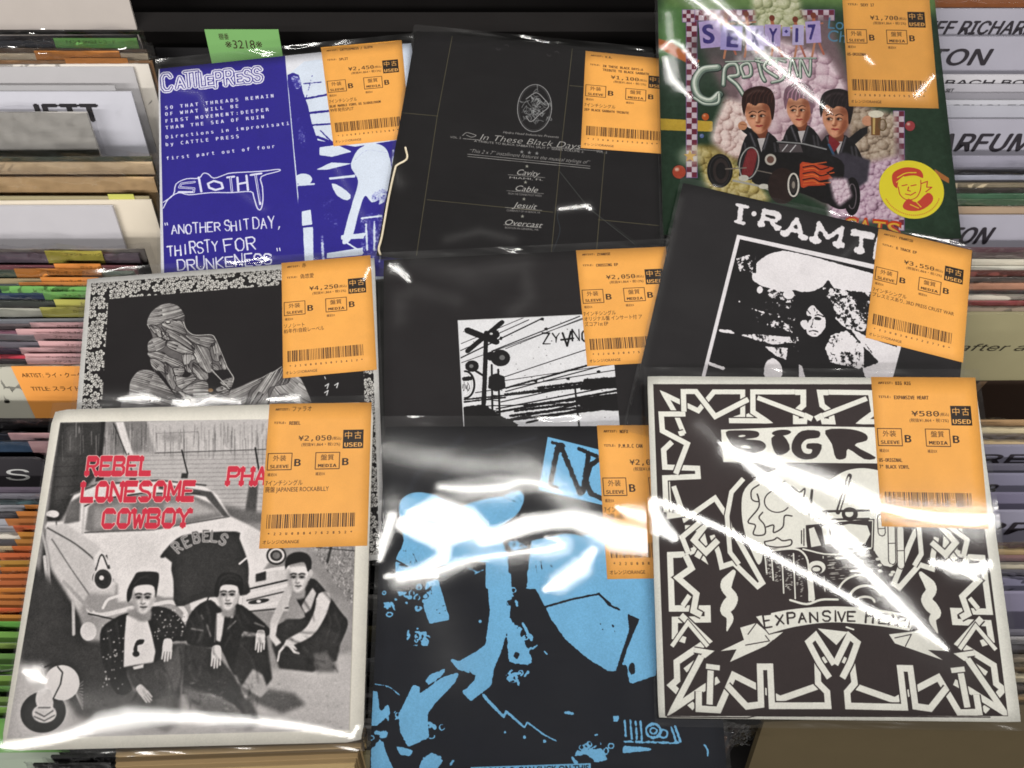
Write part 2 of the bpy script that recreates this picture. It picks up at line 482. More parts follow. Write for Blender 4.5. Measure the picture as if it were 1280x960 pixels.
# ------------------------------------------------------------------ blue and white split single
def art_split():
    BL, WH = (50, 42, 140), (225, 226, 232)
    a = Art('split', base=WH)
    # duotone photograph on the right: threshold of a painted tone map
    t = Art('split', base=(150, 150, 150)); t.zoom(180, 30, 3)
    K, V = (20, 20, 20), (250, 250, 250)
    t.poly([(528, 108), (960, 60), (1100, 60), (1130, 1050), (590, 1060)], (236,) * 3)
    t.zoom(355, 60, 3.368)
    t.poly([(120, 385), (300, 415), (520, 380), (520, 960), (80, 960)], (46,) * 3)
    t.poly([(15, 112), (62, 112), (78, 180), (100, 240), (118, 320), (150, 420), (140, 500), (170, 560), (215, 620), (245, 780), (250, 900), (70, 900), (60, 620), (40, 400), (22, 200)], (34,) * 3, curve=2)
    t.poly([(30, 118), (60, 120), (75, 150), (60, 175), (40, 160)], (120,) * 3, curve=2); t.poly([(50, 260), (80, 290), (100, 400), (80, 470), (56, 380)], (92,) * 3, soft=4)
    for l, w in (([(78, 150), (165, 142)], 7), ([(80, 215), (200, 192)], 11), ([(85, 240), (120, 110)], 6), ([(92, 275), (210, 262)], 13), ([(112, 325), (215, 318)], 10), ([(135, 372), (215, 402)], 13), ([(150, 345), (290, 480)], 7), ([(140, 465), (300, 474)], 16), ([(180, 540), (310, 520)], 14), ([(160, 550), (310, 552)], 6)): t.line(l, w, K, rough=.2, rs=6)
    t.poly([(150, 418), (225, 408), (285, 436), (200, 458), (150, 450)], V); t.poly([(135, 512), (200, 482), (285, 486), (180, 512)], V); t.poly([(200, 570), (240, 585), (280, 618), (268, 640), (225, 622)], V, curve=2); t.poly([(190, 545), (300, 532), (300, 544), (190, 554)], (210,) * 3)
    t.ell(82, 552, 36, 24, (238,) * 3); t.line([(50, 578), (126, 572)], 9, (215,) * 3); t.poly([(75, 590), (125, 585), (130, 640), (80, 640)], (60,) * 3)
    t.poly([(288, 470), (318, 422), (378, 402), (432, 428), (452, 520), (436, 600), (376, 650), (340, 622), (312, 700), (284, 800), (246, 820), (268, 720), (292, 640), (312, 560), (284, 505)], V, curve=5)
    t.poly([(380, 600), (430, 590), (430, 640), (395, 660), (366, 640)], (150,) * 3, curve=3, soft=2); t.line([(300, 470), (350, 430), (430, 440)], 5, (130,) * 3, curve=4); t.poly([(330, 470), (400, 450), (420, 560), (350, 590)], (226,) * 3, soft=6); t.line([(330, 500), (335, 590)], 4, (170,) * 3, soft=2)
    t.poly([(372, 650), (400, 640), (395, 680), (375, 672)], (60,) * 3); t.poly([(322, 712), (412, 700), (424, 780), (385, 885), (330, 865)], (104,) * 3, curve=2); t.line([(326, 716), (410, 706)], 6, V); t.lines([[(345, 740), (350, 850)], [(380, 730), (380, 850)]], 7, (190,) * 3)
    t.poly([(75, 688), (112, 680), (118, 742), (76, 748)], V); t.poly([(80, 756), (122, 752), (124, 895), (86, 895)], (224,) * 3); t.poly([(240, 788), (345, 778), (332, 800), (240, 806)], V); t.poly([(180, 862), (330, 840), (330, 870), (180, 884)], V); t.line([(160, 790), (165, 890)], 16, (150,) * 3, soft=2); t.poly([(160, 600), (220, 640), (240, 760), (190, 770), (150, 700)], (84,) * 3, soft=4)
    t.line([(250, 810), (330, 860)], 6, V); t.line([(460, 430), (450, 700), (400, 900)], 10, (150,) * 3)
    g = blur(t.a[..., 0], 1) + 46 * fnoise(t.H, t.W, 24, 4, 5) + 34 * fnoise(t.H, t.W, 5, 9, 2)
    m = sstep(112, 150, g)[..., None]
    photo = np.array(BL) * (1 - m) + np.array((214, 224, 238)) * m
    mid = (sstep(90, 120, g) * (1 - sstep(150, 170, g)))[..., None] * .35
    photo = photo * (1 - mid) + np.array((120, 125, 200)) * mid
    a.zoom(180, 30, 3)
    R = a.full([a.m([(528, 114), (1020, 66), (1200, 60), (1240, 1100), (598, 1100)])])[..., None]
    a.a = a.a * (1 - R) + photo * R
    a.poly([(528, 112), (965, 74), (966, 88), (600, 140), (545, 185), (532, 190)], WH, alpha=.9, rough=.2, rs=5)
    a.poly([(58, 157), (528, 113), (596, 880), (605, 1080), (78, 1080)], BL)
    # logo: fat white outline, blue letters inside it
    LG = [('C', 66, 250, 62, 40), ('A', 118, 240, 40, 34), ('T', 152, 236, 56, 30), ('T', 176, 233, 56, 30), ('L', 208, 236, 54, 26), ('E', 232, 232, 36, 30), ('P', 264, 236, 58, 34), ('R', 302, 228, 56, 34), ('E', 342, 222, 38, 30), ('S', 372, 220, 50, 32), ('S', 408, 216, 52, 34)]
    for lw, c, rg_ in ((26, (226, 226, 240), .3), (15, BL, .2), (7, (226, 226, 240), 0)):
        for i, (ch, x, y, h, adv) in enumerate(LG):
            a.hand(ch, x + 4, y, h, adv * 1.15, lw, c, ang=-.1, seed=i, rough=rg_, rs=4)
    TX = [("SO THAT THREADS REMAIN", 75, 320), ("OF WHAT WILL BE", 75, 344), ("FIRST MOVEMENT:DEEPER", 76, 370), ("THAN THE SEA OF RUIN", 77, 395), ("Directions in improvisati", 77, 430), ("by CATTLE PRESS", 77, 458), ("first part out of four", 80, 510)]
    for s_, x, y in TX:
        a.text(s_, x, y, 17, (222, 222, 240), ang=-.112, pitch=19.0, bold=.028, xs=1.1)
    WL = (222, 224, 244)
    sloth = [[(72, 690), (92, 655), (130, 632), (170, 640), (250, 632), (330, 632), (400, 628), (412, 650), (425, 690), (438, 694), (446, 660), (444, 610), (440, 572), (505, 552), (502, 545), (440, 552), (330, 558), (300, 566), (262, 578), (240, 562), (222, 560), (205, 578), (160, 580), (120, 600), (110, 640), (72, 668)]]
    for l in sloth: a.line(l, 4.5, WL, curve=3)
    a.lines([[(190, 592), (140, 598), (132, 612), (188, 616), (186, 630), (130, 630)], [(205, 575), (215, 628)], [(240, 598), (262, 588), (290, 596), (296, 615), (268, 622), (245, 614), (240, 598)], [(312, 575), (338, 572)], [(324, 575), (330, 628)], [(350, 575), (354, 625)], [(352, 600), (384, 594)], [(384, 568), (390, 622)], [(400, 566), (440, 560)], [(418, 566), (436, 675)]], 9, WL)
    a.lines([[(190, 592), (140, 598), (132, 612), (188, 616), (186, 630)], [(324, 575), (330, 628)], [(418, 566), (436, 665)]], 3, BL)
    hc = (224, 226, 242)
    a.hand("ANOTHER", 104, 788, 34, 27, 6, hc, ang=-.07, jit=.1, seed=1, taper=.6)
    a.hand("SHIT", 305, 776, 34, 24, 6, hc, ang=-.09, jit=.1, seed=2, taper=.6)
    a.hand("DAY,", 410, 768, 40, 29, 6, hc, ang=-.07, jit=.1, seed=5, taper=.6)
    a.hand("THIRSTY", 90, 868, 40, 28, 6.5, hc, ang=-.09, jit=.12, seed=4, taper=.6)
    a.hand("FOR", 304, 856, 44, 42, 7, hc, ang=-.12, jit=.1, seed=6, taper=.6)
    a.hand("DRUNKENESS", 128, 925, 42, 36, 7, hc, ang=-.08, jit=.12, seed=8, taper=.6)
    a.lines([[(78, 746), (80, 754)], [(86, 745), (88, 753)], [(498, 840), (500, 850)], [(508, 839), (510, 849)]], 4, hc)
    a.grain(.04)
    return a

# ------------------------------------------------------------------ black folder single with fine gold rules
def art_tribute():
    a = Art('tribute', base=(27, 25, 27)); a.zoom(470, 30, 3.2)
    G = (98, 93, 70)
    for l in ([(305, 50), (245, 368), (162, 925)], [(785, 98), (740, 500), (700, 925)], [(105, 355), (248, 368)], [(775, 246), (840, 252)], [(205, 702), (708, 752)], [(915, 512), (880, 925)], [(888, 782), (1130, 806)]):
        a.line(l, 2.4, G)
    W = (176, 174, 170)
    a.ring(634, 336, 68, 94, 3.5, (150, 150, 150), rot=.06)
    a.ring(634, 336, 62, 88, 1.2, (110, 110, 110), rot=.06)
    rg = random.Random(4)
    for i in range(46):
        x = 634 + rg.gauss(0, 20); y = 336 + rg.gauss(0, 32); p = [(x, y)]
        for k in range(4): p.append((p[-1][0] + rg.uniform(-16, 16), p[-1][1] + rg.uniform(-16, 16)))
        a.line(p, rg.uniform(1.2, 3.2), (146, 148, 148), .75, curve=4)
    a.line([(600, 300), (640, 275), (672, 300), (690, 330), (655, 360), (620, 390), (600, 370)], 4, (150, 150, 150), curve=5)
    A = .085
    a.text("Hydra Head Industries Presents", 508, 436, 9, W, ang=.09, width=222, shear=.35)
    a.text("In These Black Days", 415, 462, 25, W, ang=.095, width=400, shear=.5, bold=-.012)
    a.text("VOL. 2", 296, 455, 8, W, ang=.09, width=44); a.text("VOL. 2", 880, 513, 8, W, ang=.09, width=44)
    a.line([(346, 446), (362, 434), (388, 440), (400, 446), (382, 452), (362, 444)], 2.2, W, curve=4)
    a.line([(348, 458), (420, 464)], 2, W); a.line([(700, 492), (905, 508)], 2, W)
    a.text("A TRIBUTE TO BLACK SABBATH, SPLIT 7\" SERIES VOLUME 2.", 392, 471, 8.5, W, ang=.1, width=442)
    for x, y in ((583, 510), (613, 513), (643, 516)): a.text("★", x - 9, y + 7, 14, (130, 130, 130), ang=.09, width=17)
    a.text("“This 2 x 7” installment features the musical stylings of”", 370, 512, 15, W, ang=.098, width=482, shear=.45, bold=-.01)
    a.line([(366, 520), (856, 568)], 2, W); a.line([(366, 529), (856, 577)], 2, W)
    for y, n, s_, w in ((604, "Cavity", "MIAMI, FL", 90), (668, "Cable", "FROM THE CONNECTICUT WEEDS", 90), (735, "Jesuit", "CURRENTLY OF VA BEACH, VA", 92), (804, "Overcast", "BOSTON IN GENERAL, MA", 150)):
        cx = 604 - (y - 604) * .09
        a.text("★", cx - 9, y - 30, 13, (150, 150, 140), ang=.09, width=16)
        a.text(n, cx - w / 2, y - 3, 23, W, ang=.09, width=w, shear=.5)
        a.line([(cx - 76, y - 2), (cx + 72, y + 10)], 1.6, W)
        a.text(s_, cx - 70, y + 13, 8, W, ang=.07, width=134)
    for x, y in ((490, 92), (522, 96), (692, 116), (722, 122)): a.ring(x, y, 8, 13, 2, (70, 66, 68), a0=.6 if x in (490, 692) else 3.8, a1=2.8 if x in (490, 692) else 6)
    a.line([(735, 590), (850, 735), (1040, 885)], 2.0, (84, 88, 84)); a.line([(930, 790), (1060, 890)], 1.2, (70, 74, 70))
    a.line([(700, 925), (735, 830), (725, 770), (742, 738), (800, 728), (880, 742)], 2.0, (58, 66, 74), curve=6)
    a.grain(.06)
    return a

# ------------------------------------------------------------------ painted hot rod picture sleeve
def art_hotrod():
    a = Art('hotrod', base=(38, 62, 44)); a.zoom(810, 0, 3.097)
    a.poly([(30, -160), (1200, -160), (1110, 60), (900, 40), (560, 20), (250, 60), (60, 60)], (104, 134, 78), soft=20)
    a.poly([(40, 20), (150, 30), (160, 190), (40, 240)], (86, 128, 72), soft=16)
    a.poly([(48, 460), (250, 470), (250, 510), (48, 505)], (196, 164, 60), rough=.1)
    a.poly([(40, 150), (90, 165), (200, 235), (180, 260), (40, 185)], (190, 106, 50))
    a.poly([(1110, 655), (1165, 690), (1165, 710), (1105, 678)], (176, 112, 60))
    a.poly([(150, 570), (330, 550), (560, 620), (200, 640)], (150, 120, 50), .7, soft=8)
    # chequered frame
    def chk(x0, y0, nx, ny, c=21):
        a.poly([(x0, y0), (x0 + nx * c, y0), (x0 + nx * c, y0 + ny * c), (x0, y0 + ny * c)], (206, 190, 200))
        P = [a.m([(x0 + i * c, y0 + j * c), (x0 + i * c + c, y0 + j * c), (x0 + i * c + c, y0 + j * c + c), (x0 + i * c, y0 + j * c + c)]) for i in range(nx) for j in range(ny) if (i + j) % 2]
        a.pm(P, (112, 42, 62))
        a.line([(x0, y0), (x0 + nx * c, y0), (x0 + nx * c, y0 + ny * c), (x0, y0 + ny * c), (x0, y0)], 3, (130, 104, 150))
    chk(133, 38, 28, 2); chk(148, 80, 2, 29); chk(950, 430, 2, 22); chk(133, 38, 3, 3, 16)
    rg = random.Random(11)
    a.poly([(190, 150), (700, 60), (790, 300), (860, 430), (980, 560), (1000, 820), (700, 800), (520, 700), (260, 560), (300, 380)], (120, 100, 104), soft=14)
    a.smoke([(430, -140), (560, -140), (600, 60), (640, 120), (420, 120), (400, 0)], (96, 104, 70), (176, 180, 140), (232, 230, 206), 22, 3)
    a.smoke([(340, 210), (500, 150), (700, 220), (770, 340), (760, 440), (620, 560), (420, 560), (360, 380)], (124, 92, 106), (206, 176, 188), (246, 232, 236), 26, 5)
    a.smoke([(300, 380), (400, 400), (420, 560), (360, 620), (300, 600), (240, 540), (260, 470)], (140, 104, 96), (222, 196, 190), (250, 238, 230), 18, 9)
    a.smoke([(180, 560), (300, 600), (420, 700), (480, 780), (330, 800), (220, 720)], (96, 80, 36), (178, 160, 96), (228, 216, 170), 20, 12)
    a.smoke([(770, 400), (960, 440), (960, 620), (860, 640), (780, 560)], (70, 56, 46), (160, 140, 120), (222, 208, 190), 20, 15)
    a.smoke([(700, 700), (800, 640), (980, 600), (1010, 800), (960, 860), (700, 850)], (96, 66, 84), (196, 164, 184), (240, 224, 232), 13, 21)
    a.ell(530, 470, 70, 110, (190, 160, 160), .25, soft=16); a.ell(330, 180, 170, 60, (60, 70, 66), .5, soft=18)
    # title on paper squares, dancers reduced to loose strokes
    for x, y in ((300, 60), (380, 55), (480, 70), (570, 75), (640, 60)):
        a.line([(x, y + 10), (x + 10, y + 55)], 14, (178, 110, 80)); a.ell(x, y, 11, 12, (120, 60, 44)); a.line([(x - 30, y + 35), (x + 36, y + 30)], 7, (186, 120, 90))
        a.line([(x + 8, y + 90), (x - 6, y + 165)], 9, (190, 130, 100)); a.line([(x + 16, y + 90), (x + 40, y + 150)], 9, (176, 104, 84))
    for i, ch in enumerate("SEXY+17"):
        x = [195, 285, 378, 452, 520, 560, 608][i]; y = [84, 96, 100, 94, 104, 96, 84][i]; w = [84, 82, 70, 62, 30, 44, 58][i]; h = [104, 96, 96, 84, 36, 78, 84][i]
        r = [-.09, .06, -.03, .03, 0, .02, -.06][i]
        a.poly([(x, y), (x + w, y + r * w), (x + w - r * h, y + h + r * w), (x - r * h, y + h)], [(178, 160, 206), (168, 158, 210), (186, 176, 214)][i % 3])
        a.text(ch, x + w * .22, y + h * .84 + r * w * .5, h * .7, (62, 52, 122), width=w * (.56 if ch != '1' else .26), bold=.03, ang=r, rough=.1, rs=3)
    a.text("Lo", 696, 110, 46, (84, 132, 160), width=60, ang=.1); a.text("Ch", 694, 158, 46, (84, 132, 160), width=70, ang=.12)
    # tubular lettering
    def pipe(pts, w, **k):
        for f, c in ((1.0, (34, 46, 42)), (.82, (104, 122, 112)), (.5, (160, 176, 160)), (.22, (226, 232, 222))):
            a.line(np.array(pts) - [(1 - f) * w * .12, (1 - f) * w * .22], w * f, c, curve=5)
    pipe([(270, 262), (212, 272), (182, 320), (196, 372), (240, 392), (276, 366)], 40)
    pipe([(276, 366), (270, 400), (220, 404), (180, 380)], 18)
    pipe([(292, 330), (300, 262), (340, 250), (350, 290), (312, 300), (345, 330), (372, 372)], 22)
    pipe([(372, 300), (360, 258), (392, 248), (398, 290), (370, 300)], 18)
    pipe([(425, 228), (440, 290), (452, 314)], 20); pipe([(415, 236), (475, 250)], 14); pipe([(474, 222), (450, 262), (500, 300)], 18)
    pipe([(532, 240), (500, 232), (500, 262), (530, 276), (520, 308), (480, 320)], 15)
    pipe([(545, 300), (558, 232), (580, 296)], 15); pipe([(590, 300), (592, 232), (624, 296), (630, 226)], 15); pipe([(415, 226), (650, 226)], 9); pipe([(300, 240), (410, 236)], 9)
    # three riders in leather jackets (generic)
    SK, SD = (206, 150, 118), (140, 84, 58)
    def rider(cx, cy, s, hair, tilt=0.0):
        def R(P):
            c, q = math.cos(tilt), math.sin(tilt)
            return [(cx + s * (c * u - q * v), cy + s * (q * u + c * v)) for u, v in P]
        a.poly([(cx - 66 * s, cy + 130 * s), (cx - 34 * s, cy + 58 * s), (cx + 38 * s, cy + 58 * s), (cx + 88 * s, cy + 120 * s), (cx + 92 * s, cy + 190 * s), (cx - 64 * s, cy + 190 * s)], (24, 22, 24), curve=3)
        a.poly(R([(-16, 36), (28, 36), (26, 92), (0, 84)]), (124, 70, 48), curve=2); a.poly([(cx - 4 * s, cy + 80 * s), (cx + 26 * s, cy + 78 * s), (cx + 10 * s, cy + 130 * s)], (196, 190, 190))
        a.poly(R([(-42, -44), (0, -54), (42, -44), (46, 4), (38, 34), (18, 56), (-2, 64), (-20, 54), (-36, 28), (-46, 0)]), (212, 152, 118), curve=5, soft=1)
        a.poly(R([(14, -44), (44, -40), (46, 8), (36, 36), (14, 58), (6, 50), (22, 24), (24, -6)]), (150, 88, 60), .75, curve=4, soft=4)
        a.poly(R([(-30, -36), (10, -40), (12, -18), (-28, -16)]), (232, 184, 148), .7, curve=3, soft=4); a.poly(R([(-34, 12), (-14, 16), (-16, 34), (-30, 28)]), (232, 170, 140), .6, curve=3, soft=3); a.poly(R([(-16, 44), (10, 44), (4, 56), (-8, 56)]), (226, 166, 134), .7, curve=3, soft=2)
        for ex in (-20, 13):
            a.poly(R([(ex - 13, -2), (ex, -9), (ex + 13, -3), (ex + 10, 7), (ex - 8, 7)]), (150, 92, 66), .7, curve=3, soft=2)
            a.poly(R([(ex - 9, 1), (ex, -3), (ex + 9, 1), (ex, 4)]), (204, 180, 160), curve=3); a.ell(cx + s * (ex - 4), cy - .5 * s, 5.2 * s, 4.4 * s, (40, 34, 34)); a.line(R([(ex - 11, 0), (ex - 2, -6), (ex + 11, -1)]), 2.6 * s, (46, 24, 18), curve=3)
            a.line(R([(ex - 13, -13), (ex, -19), (ex + 13, -14)]), 5 * s, (44, 24, 18), w1=3 * s, curve=3)
        a.poly(R([(-2, -10), (6, 0), (6, 20), (-6, 24), (-2, 8)]), (150, 86, 60), .7, curve=3, soft=2); a.poly(R([(-8, -6), (-3, -6), (-6, 16), (-12, 18)]), (240, 196, 160), .7, curve=2, soft=1); a.poly(R([(22, 8), (40, 2), (38, 34), (20, 54), (14, 40)]), (132, 70, 48), .6, curve=3, soft=4); a.poly(R([(-44, -40), (-10, -36), (30, -40), (46, -24), (30, -18), (-30, -18), (-46, -20)]), (120, 66, 46), .55, curve=3, soft=5); a.poly(R([(-12, 18), (-4, 22), (4, 18), (2, 24), (-8, 25)]), (130, 72, 50), curve=2, soft=.8)
        a.poly(R([(-15, 34), (-6, 31), (0, 33), (7, 31), (15, 34), (0, 40)]), (176, 74, 68), curve=2); a.line(R([(-14, 35), (0, 36), (14, 35)]), 1.6 * s, (90, 34, 32))
        a.poly(R([(-52, -6), (-58, -46), (-50, -84), (-26, -102), (14, -108), (50, -92), (62, -52), (54, 6), (46, 14), (42, -24), (30, -42), (4, -46), (-10, -38), (-34, -50), (-44, -30)]), hair, curve=5)
        for k in range(14):
            u = -50 + 7.6 * k
            a.line(R([(u, -44 - 6 * math.sin(k)), (u + 6, -72), (u + 22, -96 + abs(k - 6) * 2)]), 2.0, tuple(min(255, int(v * (1.9 if k % 2 else .6) + 12)) for v in hair), .7, curve=4)
        a.line(R([(-36, -76), (-8, -92), (24, -88)]), 7 * s, tuple(min(255, v + 60) for v in hair), .55, soft=3, curve=4)
        for p in ([(cx - 30 * s, cy + 62 * s), (cx - 8 * s, cy + 118 * s)], [(cx + 36 * s, cy + 62 * s), (cx + 18 * s, cy + 118 * s)]): a.line(p, 13 * s, (44, 42, 46)); a.line(p, 3 * s, (120, 118, 124), soft=1)
        for dx in (-50, 56, 70): a.line([(cx + dx * s, cy + 96 * s), (cx + (dx + 8) * s, cy + 150 * s)], 5 * s, (110, 108, 114), .8, soft=2)
    a.poly([(430, 540), (380, 520), (350, 490), (362, 474), (392, 496), (450, 510)], (28, 26, 28), curve=3); a.ell(366, 487, 18, 17, (196, 140, 106)); a.line([(356, 480), (378, 484)], 3, (120, 70, 50))
    rider(584, 428, 1.0, (128, 96, 110), -.04); rider(428, 450, 1.08, (50, 28, 24), -.06); rider(726, 462, 1.1, (34, 24, 26), .03)
    a.poly([(700, 520), (745, 555), (720, 590), (700, 570)], (130, 40, 46)); a.line([(700, 560), (720, 600)], 10, (60, 90, 120))
    a.poly([(770, 540), (820, 500), (850, 490), (850, 515), (800, 560)], (30, 28, 30)); a.ell(850, 468, 22, 20, SK)
    a.poly([(862, 446), (902, 446), (898, 524), (864, 524)], (120, 84, 50)); a.poly([(870, 450), (880, 450), (878, 520), (870, 520)], (200, 170, 110)); a.ell(882, 442, 30, 14, (226, 220, 200)); a.ring(908, 484, 14, 22, 5, (110, 90, 60))
    a.poly([(706, 600), (760, 590), (860, 620), (850, 700), (770, 760), (700, 640)], (64, 60, 70), soft=3)
    # the car
    def wheel(cx, cy, rx, ry, white=False):
        a.ell(cx, cy, rx, ry, (20, 18, 20)); a.ell(cx + 4, cy, rx * .62, ry * .74, (54, 44, 42)); a.ell(cx + 4, cy, rx * .4, ry * .5, (22, 18, 20)); a.ring(cx, cy, rx * .8, ry * .86, 3, (70, 66, 66), .7)
    wheel(278, 662, 50, 66)
    a.poly([(440, 600), (560, 590), (700, 600), (760, 640), (740, 740), (700, 790), (600, 750), (440, 720), (400, 690)], (24, 20, 22), curve=3)
    a.poly([(500, 560), (520, 540), (700, 580), (720, 630), (600, 600), (510, 590)], (30, 28, 30)); a.line([(500, 548), (600, 556), (690, 578)], 6, (150, 150, 150))
    a.poly([(506, 556), (590, 560), (600, 590), (510, 590)], (120, 108, 110), .6); a.lines([[(520, 585), (540, 560)], [(550, 588), (572, 562)]], 4, (210, 208, 210))
    a.poly([(588, 636), (620, 630), (720, 650), (690, 668), (716, 690), (660, 700), (690, 716), (620, 720), (592, 724)], (190, 74, 40), curve=2)
    a.lines([[(600, 640), (690, 628)], [(600, 690), (720, 668)], [(600, 715), (706, 706)]], 5, (206, 96, 50))
    for y in (648, 672, 696): a.line([(600, y), (640, y - 6), (668, y + 8), (700, y)], 5, (40, 20, 20), curve=4); a.line([(604, y + 8), (640, y + 4), (660, y + 14)], 3, (226, 130, 60), curve=4)
    a.poly([(384, 574), (420, 570), (430, 590), (408, 688), (372, 694), (352, 676)], (40, 36, 40), curve=3); a.poly([(386, 582), (418, 580), (424, 594), (404, 676), (372, 682), (362, 668)], (118, 40, 44), curve=3)
    for k in range(6): a.line([(388 + 6 * k, 586), (370 + 6 * k, 676)], 1.5, (170, 84, 80), .6)
    a.ring(391, 632, 36, 62, 5, (168, 168, 164), rot=.22); a.ell(474, 618, 22, 22, (196, 190, 180)); a.ell(474, 618, 14, 14, (110, 80, 70)); a.ell(370, 690, 20, 12, (200, 196, 186))
    a.line([(300, 655), (380, 650)], 5, (130, 120, 110)); a.line([(420, 660), (520, 680)], 5, (120, 112, 104)); a.line([(330, 700), (440, 722), (470, 736)], 9, (170, 168, 160)); a.ell(448, 722, 20, 10, (210, 206, 196))
    a.ell(520, 720, 56, 70, (46, 30, 26)); a.ell(563, 716, 25, 52, (18, 16, 18)); a.ring(563, 716, 20, 44, 7, (214, 208, 198)); a.ell(563, 716, 13, 32, (60, 54, 52)); a.ell(563, 716, 6, 14, (150, 140, 130))
    a.ell(790, 760, 32, 74, (22, 18, 22)); a.ring(790, 760, 16, 48, 4, (110, 100, 106)); a.poly([(700, 720), (740, 700), (780, 790), (740, 810), (690, 780)], (20, 16, 20), curve=3)
    a.smoke([(700, 690), (770, 690), (790, 760), (740, 800), (720, 770)], (120, 90, 100), (206, 180, 194), (240, 226, 232), 9, 33, soft=5)
    for k in range(0): a.line([(730 + rg.uniform(-20, 60), 700 + rg.uniform(-10, 90)), (730 + rg.uniform(-20, 60), 720 + rg.uniform(0, 100))], 4, (214, 190, 204), .7)
    # balls, star
    def ball(x, y, r, c): a.ell(x, y, r, r, (40, 20, 20), .6, soft=2); a.ell(x, y, r * .92, r * .92, c); a.ell(x - r * .3, y - r * .35, r * .3, r * .25, (240, 220, 200), .8, soft=2)
    ball(222, 453, 15, (190, 92, 40)); ball(120, 667, 28, (172, 74, 52)); ball(1014, 488, 21, (160, 66, 70)); ball(208, 527, 9, (90, 110, 160)); ball(1010, 722, 24, (120, 50, 50))
    st = [(162 + (26 if k % 2 == 0 else 11) * math.sin(k * PI / 5), 606 - (26 if k % 2 == 0 else 11) * math.cos(k * PI / 5)) for k in range(10)]
    a.ell(162, 606, 46, 40, (220, 220, 200), .5, soft=10); a.poly(st, (214, 178, 110))
    for i, ch in enumerate("CATS"): a.text(ch, 752 + i * 56, 900 + i * 6, 66, (196, 60, 30), width=60, bold=.05, ang=.1); a.text(ch, 756 + i * 56, 897 + i * 6, 58, (226, 176, 60), width=48, bold=0, ang=.1)
    a.a += (fnoise(a.H, a.W, 14, 6, 4) * 9)[..., None]
    a.grain(.05)
    return a

def art_sticker():
    a = Art(w=.041, h=.041, ppm=10, base=(238, 222, 28)); a.sc = a.W / 100.0
    R = (206, 62, 30)
    # a plain stand-in emblem: a quiff and a collar in loose red strokes
    a.poly([(22, 40), (24, 22), (44, 12), (66, 16), (70, 30), (58, 26), (42, 28), (32, 34), (28, 48)], R, curve=5)
    a.line([(30, 30), (44, 22), (60, 21)], 1.6, (238, 222, 28), curve=4); a.line([(28, 38), (40, 28)], 1.4, (238, 222, 28))
    a.poly([(34, 78), (44, 66), (56, 72), (74, 56), (82, 62), (78, 74), (60, 86), (40, 86)], R, curve=3)
    a.line([(30, 46), (32, 60), (42, 68), (56, 64), (64, 50), (66, 34)], 1.5, R, curve=5)
    for p in ([(66, 40), (76, 36), (74, 46), (82, 46), (72, 54)], [(36, 44), (44, 42)], [(50, 44), (58, 42)], [(40, 58), (48, 60), (56, 55)], [(46, 46), (44, 52), (48, 53)]): a.line(p, 1.8, R)
    a.lines([[(46, 76), (58, 82)], [(56, 72), (62, 80)]], 1.5, (238, 222, 28))
    for k in range(36):
        t = PI * (.12 + k * .0215); r = 44
        a.ell(50 + r * math.cos(t), 50 + r * math.sin(t), .8, 1.1, R, .8)
    return a
